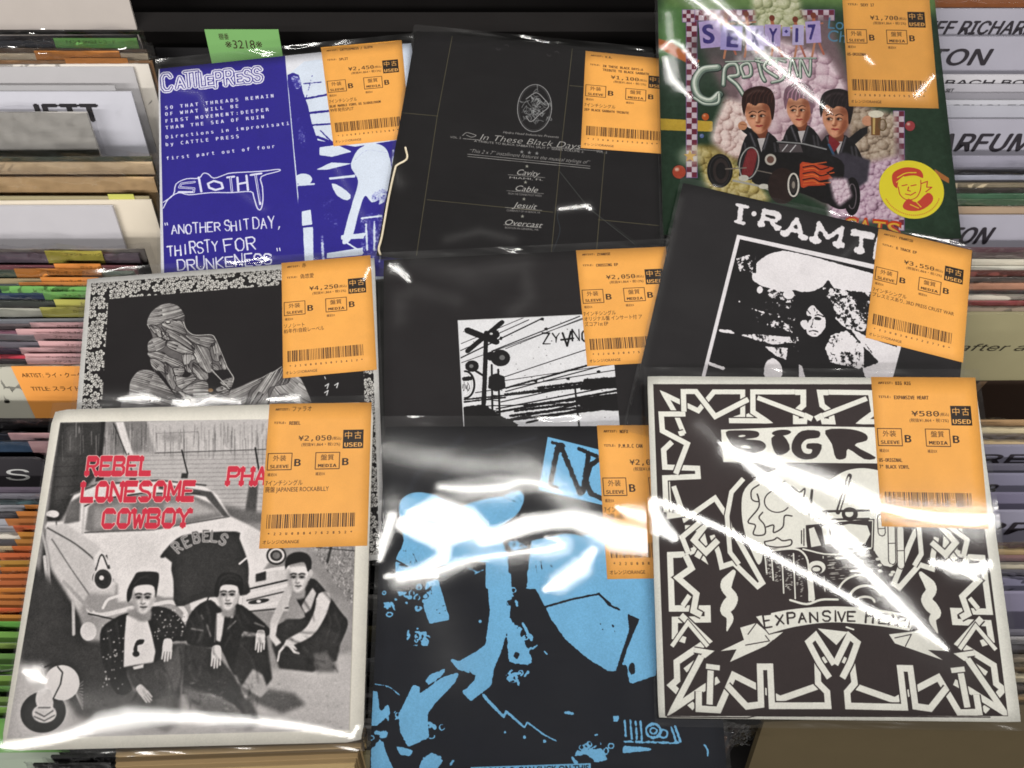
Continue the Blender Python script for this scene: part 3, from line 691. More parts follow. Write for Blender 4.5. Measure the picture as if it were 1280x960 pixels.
# ------------------------------------------------------------------ white on black line drawing in a floral border
def art_flower():
    INKB, PA = (30, 26, 28), (222, 220, 214)
    a = Art('flower', base=(208, 207, 203)); a.zoom(90, 310, 3.2)
    # floral border as drawn petals
    F = Art('flower', base=(30, 26, 28)); rg = random.Random(5)
    px = 14.5
    P = []; Q = []; D = []
    y = 0
    while y < F.H:
        x = 0
        while x < F.W:
            if x < 120 or x > F.W - 120 or y < 120 or y > F.H - 120:
                cx, cy = x + rg.uniform(-9, 9), y + rg.uniform(-9, 9); t0 = rg.uniform(0, 6.28); n = 5
                for k in range(n):
                    t = t0 + k * 2 * PI / n; r = rg.uniform(7.0, 9.0)
                    ux, uy = math.cos(t), math.sin(t)
                    e = [(cx + ux * (r + 6.6 * math.cos(q)) - uy * 5.6 * math.sin(q), cy + uy * (r + 6.6 * math.cos(q)) + ux * 5.6 * math.sin(q)) for q in np.linspace(0, 2 * PI, 10, endpoint=False)]
                    P.append(np.array(e)); Q.append(stroke_polys([(cx + ux * 2, cy + uy * 2), (cx + ux * (r + 2), cy + uy * (r + 2))], 1.3))
                D.append(np.stack([cx + 3.0 * np.cos(np.arange(8) * PI / 4), cy + 3.0 * np.sin(np.arange(8) * PI / 4)], -1))
            x += px * 1.75
        y += px * 1.65
    for p in P:
        F.pm([p * 1.0 + (p - p.mean(0)) * .16], (30, 26, 28)); F.pm([p], (206, 204, 198))
    F.pm([q for s in Q for q in s], (50, 46, 46)); F.pm(D, (40, 36, 36))
    n = fnoise(F.H, F.W, 10, 8, 3)
    F.a *= (1 - .25 * np.clip(n, 0, 1))[..., None]
    L = (stroke_polys, )
    IN = a.full([np.array([(14, 16), (a.W - 14, 16), (a.W - 14, a.H - 14), (14, a.H - 14)])])[..., None]
    a.a = a.a * (1 - IN) + F.a * IN
    # black panel
    a.poly([(146, 205), (838, 148), (1158, 122), (1175, 900), (110, 960), (118, 640)], INKB)
    # seated figure in hatched drapery: each fold a pale pad with dark strokes along it
    LT = (206, 204, 200)
    a.zoom(155, 370, 6.4)
    pads = [[(200, 190), (240, 120), (330, 70), (420, 85), (470, 150), (465, 190), (400, 195), (330, 205), (250, 235), (205, 230)], [(312, 232), (350, 195), (440, 200), (480, 250), (490, 300), (440, 290), (360, 262)], [(205, 242), (250, 238), (290, 270), (300, 330), (270, 322), (240, 292)], [(300, 290), (350, 300), (362, 350), (320, 350)],
            [(193, 410), (200, 370), (250, 335), (320, 350), (335, 380), (300, 420), (230, 445), (200, 440)], [(350, 275), (420, 288), (500, 338), (552, 400), (540, 432), (470, 392), (400, 342), (350, 322)], [(345, 372), (420, 368), (500, 410), (552, 452), (480, 462), (420, 442), (360, 412)],
            [(204, 455), (300, 450), (360, 488), (440, 518), (472, 562), (400, 566), (340, 542), (260, 502), (215, 490)], [(550, 400), (600, 398), (672, 430), (694, 500), (702, 590), (652, 602), (608, 560), (568, 480)], [(500, 318), (600, 328), (702, 338), (714, 392), (640, 402), (560, 372)],
            [(698, 400), (742, 378), (772, 450), (762, 512), (720, 512), (694, 460)], [(768, 480), (800, 508), (822, 570), (792, 584), (764, 530)], [(700, 540), (752, 560), (752, 592), (710, 582)], [(778, 684), (872, 655), (862, 720), (842, 746), (790, 712)], [(740, 742), (800, 720), (842, 742), (822, 792), (760, 772)],
            [(215, 510), (280, 520), (332, 570), (342, 622), (300, 602), (238, 582)], [(330, 540), (392, 600), (412, 700), (392, 742), (340, 662)], [(398, 580), (470, 568), (474, 622), (410, 634)], [(468, 482), (520, 464), (572, 500), (532, 522), (520, 560), (542, 602), (500, 592)], [(558, 540), (620, 580), (664, 620), (662, 662), (600, 664), (560, 622)],
            [(408, 642), (500, 652), (552, 622), (572, 662), (520, 702), (470, 742), (420, 702)], [(478, 742), (560, 702), (654, 690), (658, 792), (560, 794), (490, 772)], [(56, 760), (68, 680), (130, 608), (220, 608), (292, 660), (342, 722), (424, 782), (432, 850), (60, 850)], [(428, 780), (520, 800), (604, 862), (560, 960), (450, 960)],
            [(560, 900), (700, 806), (800, 762), (900, 740), (1062, 668), (1072, 700), (1000, 752), (960, 862), (900, 980), (560, 980)], [(1068, 742), (1150, 642), (1232, 600), (1300, 590), (1300, 700), (1160, 742), (1160, 862), (1100, 980), (1000, 980), (1030, 802)],
            [(1300, 640), (1380, 640), (1450, 760), (1500, 900), (1460, 940), (1380, 920), (1330, 800), (1240, 800), (1200, 900), (1160, 900), (1200, 760)]]
    rq = np.random.RandomState(4)
    body = [(195, 200), (240, 115), (330, 68), (425, 85), (475, 160), (500, 270), (560, 316), (700, 320), (740, 370), (800, 500), (840, 600), (876, 652), (860, 730), (822, 800), (900, 745), (1062, 668), (1232, 600), (1300, 590), (1450, 760), (1500, 960), (1200, 980), (50, 980), (48, 740), (130, 608), (220, 606), (240, 590), (200, 470), (190, 400), (230, 340), (205, 260)]
    Mk = a.full([spline(a.m(body), 4, True)]) * .5
    for hole in ([(700, 610), (780, 680), (830, 745), (760, 742), (742, 800), (662, 800), (664, 640)], [(768, 590), (830, 590), (860, 650), (780, 670), (720, 600)], [(180, 470), (210, 520), (240, 600), (150, 600)], [(240, 560), (300, 620), (400, 760), (350, 720), (290, 650)], [(470, 560), (520, 560), (530, 640), (470, 650)]):
        Mk *= 1 - a.full([spline(a.m(hole), 4, True)])
    st = Art('flower', base=(255, 255, 255)); st.zoom(155, 370, 6.4)
    for i, pd in enumerate(pads):
        P = st.m(spline(pd, 5, True)); P = P.mean(0) + (P - P.mean(0)) * 1.1; m1 = a.full([P]); Mk = np.maximum(Mk, m1)
        c = P.mean(0); cov = np.cov((P - c).T); ev, vec = np.linalg.eigh(cov); ax = vec[:, 1]; L = 2.1 * math.sqrt(ev[1]); Wd = 1.9 * math.sqrt(ev[0])
        th = math.atan2(ax[1], ax[0]); nst = int(Wd * .85) + 4; bend = rq.uniform(-.5, .5)
        if i in (22, 24, 25): nst = int(nst * 1.4)
        lay = []
        for k in range(nst):
            v = (k + rq.uniform(-.3, .3)) / nst * 2 - 1; q = np.linspace(rq.choice([-1.05, -.9, .1, -1]), rq.choice([1.05, .2, .8, 1]), 9)
            if q[-1] - q[0] < .2: continue
            x = q * L; y = v * Wd * (1 - .55 * q ** 2 * (1 if i % 2 else .4)) + bend * Wd * q ** 2 * .6
            pts = np.stack([c[0] + x * math.cos(th) - y * math.sin(th), c[1] + x * math.sin(th) + y * math.cos(th)], -1)
            lay += stroke_polys(pts, np.interp(np.linspace(0, 1, 9), [0, .3, 1], [rq.uniform(.8, 3.0), rq.uniform(.5, 1.4), .3]))
        mm = a.full(lay); st.a *= (1 - .9 * (mm * m1))[..., None]
        st.pm(stroke_polys(np.concatenate([P, P[:1]]), 2.0), (0, 0, 0), .7)
    M = Mk[..., None]; g = (st.a[..., :1] / 255) * (.82 + .25 * fnoise(a.H, a.W, 22, 6, 3))[..., None]
    a.a = a.a * (1 - M) + (np.array(INKB) * (1 - g) + np.array(LT) * g) * M
    WL = (196, 194, 190)
    for l, w in (([(475, 208), (495, 260), (530, 298), (580, 314), (700, 312), (736, 352)], 6), ([(500, 320), (540, 350), (600, 380)], 3), ([(700, 590), (770, 664), (842, 742)], 6), ([(820, 560), (850, 610), (876, 652), (868, 690)], 6), ([(736, 352), (790, 480), (822, 560)], 4), ([(186, 225), (206, 262)], 5), ([(1180, 620), (1260, 566)], 5), ([(880, 770), (1070, 672)], 4), ([(1100, 655), (1180, 610)], 4)): a.line(l, w, WL, curve=4)
    a.ell(352, 212, 22, 13, INKB); a.ell(352, 208, 16, 8, (206, 204, 200)); a.line([(230, 250), (262, 262)], 6, INKB); a.line([(300, 250), (330, 300), (300, 340), (380, 360)], 6, INKB, curve=4); a.ell(692, 754, 20, 15, (132, 104, 72)); a.line([(250, 600), (400, 780), (440, 840)], 9, INKB, curve=4); a.line([(540, 790), (620, 880)], 5, INKB)
    a.zoom(90, 310, 3.2)
    for x, y in ((1020, 548), (1018, 575), (1058, 545)): a.line([(x - 8, y + 4), (x + 6, y - 5), (x, y + 14)], 4, (220, 220, 220))
    a.line([(1010, 515), (1014, 524)], 3, (220, 220, 220))
    a.grain(.05)
    return a

# ------------------------------------------------------------------ black sleeve with a level crossing print
def art_cross():
    a = Art('cross', base=(37, 34, 36)); a.zoom(470, 300, 3.459)
    quad = [(355, 348), (890, 324), (1030, 545), (1062, 900), (385, 900), (372, 790)]
    quad = [(355, 348), (1010, 318), (1062, 900), (385, 900)]
    t = Art('cross', base=(222, 222, 224)); t.zoom(470, 300, 3.459); K = (24, 22, 24)
    for x0, y0, x1, y1, w in [(365, 478, 660, 345, 4), (365, 510, 720, 338, 6), (368, 448, 640, 335, 3), (500, 480, 880, 330, 5), (560, 470, 900, 335, 3), (370, 530, 900, 340, 3), (530, 600, 920, 470, 4), (560, 640, 1050, 505, 9), (560, 655, 1050, 525, 5), (430, 660, 1050, 560, 4), (540, 610, 1050, 535, 3), (540, 700, 1050, 590, 5), (380, 690, 1050, 620, 8), (520, 730, 1050, 628, 6), (520, 745, 1050, 650, 10), (560, 780, 1060, 668, 8), (650, 790, 1060, 690, 10), (380, 700, 560, 680, 8), (390, 720, 1060, 700, 4)]:
        t.line([(x0, y0), (x1, y1)], w, K, rough=.25 if w > 6 else 0, rs=5)
    for y, x0 in ((640, 700), (668, 560), (690, 900), (716, 640), (738, 600), (760, 580), (780, 560)):
        t.line([(x0, y), (1060, y - (1060 - x0) * .12)], 12, K, rough=.5, rs=4, seed=y)
    t.poly([(900, 600), (1060, 590), (1062, 640), (880, 650)], K, rough=.55, rs=5); t.poly([(860, 690), (1062, 670), (1062, 740), (900, 730)], K, rough=.55, rs=6, seed=4)
    t.poly([(376, 720), (470, 710), (540, 760), (620, 800), (380, 900)], K, rough=.35, rs=6)
    t.line([(860, 640), (888, 900)], 8, K)
    t.line([(476, 400), (470, 600), (462, 780)], 20, K, rough=.2, rs=4); t.line([(500, 540), (504, 800)], 9, K); t.line([(528, 560), (536, 800)], 9, K)
    for y in range(670, 790, 22): t.line([(500, y), (534, y + 4)], 4, K)
    t.line([(395, 390), (520, 440)], 30, K, rough=.15, rs=4); t.line([(395, 480), (545, 355)], 22, K, rough=.15, rs=4); t.ell(505, 408, 30, 22, K, rough=.2, rs=4); t.ell(498, 405, 7, 5, (200, 200, 200)); t.ell(540, 425, 6, 8, K)
    t.ell(538, 510, 42, 36, K, rough=.15, rs=4); t.ell(545, 508, 12, 11, (110, 110, 110)); t.ell(498, 502, 24, 20, K, rough=.2, rs=4); t.ell(415, 545, 30, 25, K, rough=.2, rs=4); t.ell(412, 545, 9, 8, (120, 120, 120)); t.line([(430, 565), (470, 590)], 10, K)
    t.poly([(488, 590), (520, 575), (556, 590), (560, 640), (520, 656), (484, 640)], K, rough=.2, rs=4)
    t.ring(385, 625, 40, 58, 9, K, a0=-1.6, a1=1.6); t.ring(385, 625, 28, 46, 3, (200, 200, 200), a0=-1.6, a1=1.6); t.text("小心", 372, 648, 30, K, width=34, bold=.02); t.poly([(372, 592), (412, 588), (418, 606), (372, 610)], K, rough=.4, rs=4)
    for i in range(60):
        r = random.Random(i); x = r.uniform(370, 1040); y = r.uniform(345, 790); t.ell(x, y, r.uniform(1, 3.4), r.uniform(1, 2.4), K, .8)
    for x, y in ((718, 342), (735, 385), (830, 600), (962, 570), (690, 610), (655, 750)): t.ell(x, y, 9, 7, K, rough=.3, rs=3)
    # upside down hand lettering
    t.hand("ESONAYZ", 1030, 392, 52, 42, 9, K, ang=PI + .035, jit=.1, seed=3) if False else None
    for i, ch in enumerate("ZYANOSE"):
        t.hand(ch, 722 + i * 42, 448 - i * 2 - (6 if i % 2 else 0), 46, 40, 8, K, ang=-.03, jit=.14, seed=30 + i, taper=.5) if ch not in 'A' else t.lines([[(806, 402), (826, 458)], [(826, 458), (842, 396)], [(800, 432), (852, 425)]], 9, K)
    m = a.full([a.m(quad)])[..., None]
    a.a = a.a * (1 - m) + t.a * m
    a.line(quad[:1] + quad[1:2], 3, (200, 200, 200)); a.line([quad[0], quad[3]], 4, (214, 214, 216))
    a.grain(.05)
    return a

# ------------------------------------------------------------------ black and white photocopy sleeve
def art_cloud():
    a = Art('cloud', base=(40, 38, 40)); a.zoom(780, 230, 2.844)
    W = (222, 218, 220)
    t = Art('cloud', base=(20, 20, 20)); t.zoom(780, 230, 2.844)
    V = (240, 240, 240)
    t.zoom(880, 290, 5.052)
    t.poly([(305, 290), (330, 200), (400, 145), (480, 122), (560, 128), (700, 160), (1060, 262), (1200, 300), (1200, 380), (1060, 376), (940, 392), (830, 362), (785, 305), (740, 352), (640, 382), (560, 366), (520, 394), (430, 360), (350, 332)], V, curve=4)
    t.ell(352, 366, 20, 22, V); t.ell(535, 395, 36, 28, V); t.ell(530, 455, 25, 19, V); t.ell(430, 372, 30, 14, (150,) * 3)
    t.poly([(380, 372), (640, 376), (560, 440), (430, 420)], (112,) * 3); t.ell(535, 395, 34, 26, V)
    t.poly([(740, 345), (1060, 384), (1240, 400), (1220, 660), (900, 610), (820, 540), (780, 420)], (132,) * 3)
    t.poly([(900, 370), (1000, 380), (1060, 430), (960, 450)], (60,) * 3)
    t.poly([(200, 165), (330, 130), (330, 260), (230, 262)], (100,) * 3); t.poly([(360, 430), (600, 450), (560, 640), (320, 570)], (84,) * 3)
    t.poly([(800, 650), (900, 620), (1010, 720), (1010, 870), (820, 830), (740, 800)], (146,) * 3); t.poly([(920, 605), (1060, 676), (1250, 736), (1240, 920), (1020, 920), (1000, 866), (1110, 820), (1010, 724)], V, rough=.2, rs=6); t.line([(1000, 680), (1060, 760), (1150, 790)], 6, K_ := (10,) * 3, rough=.3, rs=4); t.line([(1010, 800), (1100, 840)], 7, K_, rough=.3, rs=4)
    t.poly([(560, 460), (578, 405), (640, 375), (730, 380), (800, 430), (832, 520), (822, 600), (782, 664), (760, 720), (810, 880), (590, 900), (600, 700), (560, 640), (610, 560)], (0,) * 3, rough=.25, rs=7)
    F_ = (255,) * 3
    t.poly([(652, 492), (672, 470), (694, 466), (712, 488), (728, 504), (764, 540), (768, 590), (748, 630), (712, 660), (676, 656), (648, 632), (652, 590), (664, 548), (650, 520)], F_, curve=3); t.poly([(608, 574), (626, 558), (652, 562), (648, 612), (624, 604)], F_, curve=3)
    t.line([(700, 528), (720, 522), (756, 534)], 8, K_, curve=3); t.poly([(694, 540), (714, 534), (742, 544), (736, 556), (704, 556)], K_, curve=2); t.poly([(650, 530), (678, 534), (674, 552), (654, 560)], K_, curve=2); t.line([(690, 545), (684, 582), (674, 598)], 5, K_, curve=3); t.ell(682, 602, 12, 4, K_); t.ell(702, 602, 6, 3, K_)
    t.line([(664, 628), (690, 622), (720, 630)], 8, K_, curve=3); t.line([(676, 644), (708, 644)], 5, K_); t.line([(656, 498), (672, 516)], 8, K_); t.line([(694, 476), (700, 500)], 6, K_); t.line([(716, 500), (712, 514)], 6, K_)
    t.poly([(90, 612), (170, 618), (204, 644), (100, 630)], V, rough=.3, rs=4); t.poly([(225, 650), (320, 642), (545, 664), (560, 700), (440, 712), (330, 684)], (170,) * 3); t.line([(300, 484), (392, 512)], 8, V, rough=.3, rs=4); t.ell(222, 438, 6, 7, V)
    t.poly([(380, 722), (530, 730), (520, 810), (450, 780)], (168,) * 3); t.poly([(388, 830), (440, 798), (490, 850), (482, 920), (388, 920)], V, curve=3); t.poly([(30, 818), (140, 858), (120, 872), (30, 840)], V, rough=.3, rs=4); t.poly([(600, 836), (620, 848), (640, 920), (600, 920)], V); t.poly([(560, 640), (600, 640), (600, 760), (560, 720)], (96,) * 3)
    t.zoom(780, 230, 2.844)
    g = blur(t.a[..., 0], 1)
    g = np.where(g > 235, 300, g)
    n = fnoise(t.H, t.W, 11, 3, 4) * 120 + fnoise(t.H, t.W, 44, 7, 3) * 60 + fnoise(t.H, t.W, 4, 17, 2) * 45
    g = g + n * np.where(g > 215, .22, np.where(g < 12, .0, np.where(g < 40, .45, 1.0)))
    m = sstep(112, 142, g)[..., None]
    pic = np.array((32, 30, 32)) * (1 - m) + np.array((224, 220, 222)) * m
    fr = a.full([a.m([(402, 180), (1054, 322), (900, 900), (222, 900)])])[..., None]
    a.a = a.a * (1 - fr) + np.array(W) * fr
    inn = a.full([a.m([(412, 196), (1036, 336), (886, 888), (238, 888)])])[..., None]
    a.a = a.a * (1 - inn) + pic * inn
    # title letters
    for ch, x, y, w, h in (("F", 410, 143, 34, 76), ("·", 442, 135, 20, 60), ("R", 480, 152, 66, 66), ("A", 562, 185, 76, 74), ("M", 668, 210, 98, 80), ("T", 790, 240, 84, 82), ("I", 880, 262, 34, 82), ("D", 930, 280, 80, 82)):
        if ch == "·": a.ell(462, 106, 9, 9, W); continue
        if ch == "F":
            a.lines([[(416, 82), (410, 136)]], 19, W, rough=.35, rs=6); a.lines([[(402, 74), (440, 82)], [(398, 132), (426, 140)]], 15, W, rough=.4, rs=6); continue
        a.hand(ch, x + (w * .1 if ch != 'I' else -4), y - 2, h - 8, w * 1.18, 15, W, ang=.2, slab=True, rough=.4, rs=7, seed=ord(ch))
    a.grain(.05)
    return a

# ------------------------------------------------------------------ monochrome photo sleeve with red slab lettering
def art_rebel():
    a = Art('rebel', base=(232, 228, 216))
    t = Art('rebel', base=(150, 150, 150))
    G = lambda v: (v, v, v)
    t.zoom(50, 500, 4.8)
    # barn wall behind
    t.poly([(120, 135), (2000, 90), (2000, 800), (20, 860), (60, 600)], G(150))
    t.poly([(118, 135), (392, 132), (360, 430), (240, 560), (60, 800), (20, 860)], G(58), soft=3)
    t.poly([(160, 160), (240, 150), (230, 320), (150, 320)], G(84), soft=8); t.poly([(100, 330), (220, 325), (160, 560), (80, 640)], G(74), soft=8)
    t.poly([(400, 132), (640, 126), (640, 300), (410, 330)], G(128), soft=3)
    t.poly([(640, 126), (1500, 100), (1500, 310), (690, 318)], G(186), soft=3)
    t.poly([(470, 325), (1600, 300), (1600, 680), (470, 680)], G(178), soft=4)
    rg = random.Random(3)
    for i in range(240):
        x = rg.uniform(125, 1500); y0 = rg.uniform(130, 240)
        t.line([(x, y0), (x + rg.uniform(-4, 4), y0 + rg.uniform(30, 170))], rg.uniform(1.5, 5), G(60 if rg.random() < .6 else 200), .28 if x > 640 else .42)
    for y in range(330, 700, 26): t.line([(470, y + 8), (1700, y - 8)], 2.6, G(120), .75)
    for y in (340, 400, 460, 520, 600): t.line([(80, y), (380, y - 12)], 3, G(30), .5)
    t.line([(378, 132), (362, 330)], 22, G(40), soft=1); t.poly([(452, 132), (500, 130), (560, 330), (520, 340)], G(206), soft=1); t.line([(440, 140), (520, 330)], 5, G(60))
    t.line([(700, 200), (950, 190), (952, 300)], 3, G(130)); t.line([(835, 196), (838, 300)], 3, G(130)); t.line([(700, 200), (702, 300)], 3, G(120)); t.line([(690, 318), (1700, 285)], 5, G(90)); t.poly([(710, 210), (830, 204), (830, 240), (760, 250)], G(150), soft=6)
    t.line([(850, 300), (885, 440)], 7, G(40)); t.poly([(850, 440), (890, 440), (885, 470), (845, 470)], G(70)); t.line([(530, 320), (550, 430)], 6, G(60)); t.poly([(536, 470), (575, 470), (572, 530), (530, 530)], G(50)); t.poly([(340, 440), (385, 430), (380, 480), (330, 490)], G(60))
    # car
    t.zoom(0, 490, 2.723)
    t.line([(868, 190), (885, 290)], 5, G(50)); t.poly([(850, 300), (880, 290), (870, 430), (830, 430)], G(84), soft=2); t.poly([(740, 380), (930, 420), (930, 450), (760, 440)], G(110), soft=5)
    t.poly([(250, 350), (330, 318), (450, 308), (600, 302), (690, 318), (740, 350), (780, 420), (860, 460), (930, 500), (930, 560), (870, 640), (700, 690), (560, 700), (360, 640), (150, 460), (160, 440), (215, 440), (240, 370)], G(214), soft=1.5)
    t.poly([(300, 390), (330, 368), (450, 350), (640, 345), (720, 380), (760, 424), (520, 470), (310, 478), (288, 470)], G(126), soft=2)
    t.poly([(320, 400), (440, 372), (470, 440), (320, 470)], G(150), soft=5); t.poly([(560, 380), (660, 370), (740, 410), (560, 440)], G(170), soft=5); t.poly([(540, 310), (720, 340), (780, 424), (760, 424), (700, 356), (540, 330)], G(90), soft=1)
    t.poly([(240, 372), (275, 352), (270, 440), (215, 450), (225, 400)], G(110), soft=2); t.line([(286, 380), (280, 480)], 8, G(190)); t.line([(288, 478), (520, 468), (780, 424)], 5, G(110)); t.line([(288, 388), (330, 366), (480, 345), (680, 345)], 5, G(70))
    t.line([(240, 350), (330, 314), (540, 300), (700, 318)], 6, G(96)); t.ell(178, 415, 22, 13, G(200)); t.line([(160, 425), (190, 432)], 5, G(60)); t.line([(190, 440), (196, 530)], 5, G(110))
    t.poly([(155, 455), (220, 448), (330, 520), (400, 600), (390, 700), (330, 780), (250, 760), (180, 640), (150, 540)], G(196), soft=2)
    t.line([(160, 462), (260, 520), (340, 590), (370, 640)], 5, G(110), curve=4); t.line([(175, 500), (240, 600), (310, 700)], 4, G(130), curve=4)
    t.poly([(150, 500), (170, 600), (270, 760), (300, 860), (240, 940), (190, 850), (150, 700), (120, 700)], G(60), soft=4)
    t.line([(140, 470), (160, 560), (180, 700), (260, 830)], 7, G(180), curve=4); t.line([(150, 560), (160, 660)], 10, G(190))
    t.ell(352, 634, 40, 36, G(60)); t.ring(350, 634, 40, 34, 6, G(200)); t.poly([(330, 560), (380, 540), (400, 600), (390, 640), (350, 600)], G(210)); t.line([(325, 600), (362, 556), (372, 600)], 4, G(60))
    # fur of dark ground under and left of the car
    t.zoom(0, 690, 2.723)
    t.poly([(110, 40), (200, 120), (260, 230), (300, 300), (420, 300), (450, 480), (620, 470), (600, 560), (540, 600), (260, 560), (180, 440), (70, 400), (60, 200)], G(62), soft=8)
    t.poly([(10, 380), (150, 380), (260, 560), (600, 590), (760, 560), (1200, 640), (1200, 760), (0, 760)], G(188), soft=8)
    t.poly([(620, 470), (1200, 340), (1200, 700), (600, 620)], G(190), soft=6); t.poly([(1040, 0), (1230, 0), (1210, 170), (1130, 140), (1060, 60)], G(140), soft=3)
    t.poly([(240, 470), (620, 500), (600, 580), (400, 600), (260, 560)], G(100), .8, soft=16)
    # shoes blur / shadows on the ground
    t.poly([(620, 470), (760, 520), (880, 560), (860, 600), (760, 590), (640, 520)], G(110), soft=7); t.poly([(800, 450), (1000, 480), (1040, 520), (960, 550), (860, 510)], G(100), soft=5)
    # headlamp, grille and bumpers
    t.ell(350, 92, 34, 38, G(70)); t.ring(350, 92, 32, 36, 5, G(205)); t.ell(350, 92, 20, 22, G(56)); t.ell(345, 88, 8, 8, G(220)); t.poly([(330, 60), (316, 20), (340, -10), (380, 40)], G(214), soft=1); t.line([(325, 62), (345, 8), (368, 56)], 4, G(60), curve=4)
    t.poly([(300, 140), (440, 150), (440, 250), (420, 300), (290, 300), (270, 200)], G(160), soft=4); t.poly([(400, 60), (540, 50), (520, 160), (400, 170)], G(216), soft=3)
    t.line([(350, 190), (370, 160), (430, 145), (440, 150)], 9, G(222), curve=3); t.line([(300, 195), (340, 215), (450, 190)], 14, G(210), curve=3); t.line([(300, 210), (400, 232), (440, 215)], 4, G(60)); t.line([(540, 125), (590, 130), (605, 165)], 9, G(222), curve=3); t.line([(520, 180), (580, 170), (620, 190), (636, 225), (610, 236)], 12, G(210), curve=4); t.line([(215, 100), (310, 200)], 10, G(170)); t.ell(300, 270, 28, 32, G(205)); t.line([(248, 170), (250, 280)], 10, G(180))
    t.poly([(640, 130), (740, 100), (760, 180), (650, 200)], G(208), soft=1); t.text("7", 702, 166, 22, G(40), width=14, bold=.03); t.line([(610, 140), (700, 105), (760, 95)], 7, G(222), curve=3)
    t.poly([(830, 80), (985, 45), (980, 200), (820, 200)], G(206), soft=2)
    t.line([(815, 190), (830, 100), (900, 65), (980, 52)], 9, G(226), curve=4); t.line([(830, 130), (980, 95)], 5, G(60)); t.line([(836, 148), (980, 112)], 8, G(226)); t.line([(840, 165), (980, 132)], 4, G(80)); t.line([(830, 200), (980, 165)], 8, G(220)); t.ell(880, 168, 36, 8, G(70), rot=-.15); t.ell(880, 168, 8, 5, G(220)); t.poly([(870, 75), (905, 65), (905, 95), (870, 102)], G(60), soft=1); t.line([(820, 205), (980, 190)], 5, G(80))
    t.ell(940, 12, 34, 32, G(66)); t.ring(940, 12, 24, 22, 6, G(214)); t.ell(940, 12, 13, 12, G(120))
    # jacket spread over the bonnet
    t.zoom(0, 490, 2.723)
    t.poly([(545, 560), (600, 500), (660, 482), (805, 475), (815, 500), (838, 560), (846, 600), (845, 650), (840, 690), (700, 700), (600, 730), (590, 640), (570, 570)], G(58), soft=1, curve=3)
    t.line([(815, 585), (838, 566)], 6, G(220)); t.poly([(560, 560), (585, 580), (576, 660), (560, 700), (550, 640)], G(214), soft=1)
    for ch, x, y, an in (("R", 608, 548, -.75), ("E", 634, 530, -.45), ("B", 662, 514, -.2), ("E", 692, 508, 0), ("L", 718, 508, .1), ("S", 744, 514, .45)):
        t.hand(ch, x, y, 36, 25, 8, G(190), ang=an); t.hand(ch, x, y, 36, 25, 2.6, G(80), ang=an)
    # people
    def face(x, y, s, tilt=0, hairtop=1.0):
        R = lambda P: [(x + u * s, y + v * s) for u, v in P]
        t.poly(R([(-18, 30), (20, 28), (24, 74), (-22, 76)]), G(150), curve=2, soft=2)
        t.poly(R([(-36, -34), (30, -38), (36, 4), (28, 30), (14, 46), (-2, 54), (-18, 46), (-30, 30), (-38, 4)]), G(208), curve=4, soft=1.5)
        t.poly(R([(-40, -20), (-28, -30), (-24, 10), (-16, 44), (-30, 34), (-38, 10)]), G(138), .75, curve=3, soft=4); t.poly(R([(20, 10), (35, 0), (30, 30), (14, 47), (16, 28)]), G(164), .6, curve=3, soft=3)
        t.poly(R([(-28, -34), (24, -36), (22, -20), (-24, -18)]), G(228), .7, curve=3, soft=4); t.poly(R([(4, 4), (20, 6), (16, 20), (6, 18)]), G(232), .6, curve=3, soft=3)
        for e in (-17, 13):
            t.poly(R([(e - 13, -6), (e, -10), (e + 12, -6), (e + 9, 5), (e - 9, 5)]), G(128), .7, curve=3, soft=2)
            t.line(R([(e - 11, -11), (e, -15), (e + 11, -12)]), 4.6 * s, G(50), soft=.8, curve=3); t.line(R([(e - 7, -2), (e, -4), (e + 7, -2)]), 4.2 * s, G(40), soft=.7, curve=3); t.ell(x + e * s, y, 3 * s, 2.6 * s, G(30))
        t.poly(R([(-6, -8), (-2, -8), (-4, 12), (-12, 17)]), G(156), .8, curve=2, soft=1.4); t.line(R([(-10, 18), (-3, 21), (5, 18)]), 3 * s, G(92), soft=.7, curve=3)
        t.poly(R([(-13, 30), (-5, 27), (0, 29), (5, 27), (12, 30), (0, 36)]), G(112), curve=3, soft=.7); t.line(R([(-12, 30.5), (12, 30)]), 1.8 * s, G(58), soft=.5); t.line(R([(-7, 40), (6, 39)]), 3.4 * s, G(160), soft=1.4)
        t.ell(x + 37 * s, y + 2 * s, 5 * s, 10 * s, G(176), soft=1)
    def hand_(x, y, s, ang, v=208):
        c, q = math.cos(ang), math.sin(ang)
        R = lambda P: [(x + s * (c * u - q * w), y + s * (q * u + c * w)) for u, w in P]
        t.poly(R([(-14, 0), (14, 0), (18, 36), (12, 48), (-16, 46), (-20, 30)]), G(v), curve=3)
        for k, L in enumerate((34, 42, 40, 30)):
            t.line(R([(-15 + 10 * k, 42), (-18 + 11 * k, 44 + L)]), 8.5 * s, G(v), w1=5.5 * s)
        t.lines([R([(-10 + 10 * k, 50), (-12 + 11 * k, 78)]) for k in range(3)], 1.6 * s, G(110))
    t.zoom(110, 690, 4.175)
    # left man: jacket with studs, white shirt
    t.poly([(70, 400), (140, 345), (200, 320), (330, 285), (430, 300), (500, 370), (520, 460), (430, 470), (380, 560), (330, 600), (200, 620), (230, 720), (150, 740), (90, 620), (64, 500)], G(42), soft=1, curve=3)
    t.poly([(200, 330), (300, 318), (330, 420), (352, 520), (340, 578), (185, 602), (190, 440)], G(216), soft=1)
    t.poly([(195, 600), (350, 575), (440, 480), (505, 475), (500, 560), (480, 740), (330, 770), (230, 700)], G(68), soft=2); t.poly([(400, 560), (490, 480), (490, 700), (420, 740)], G(104), .7, soft=5)
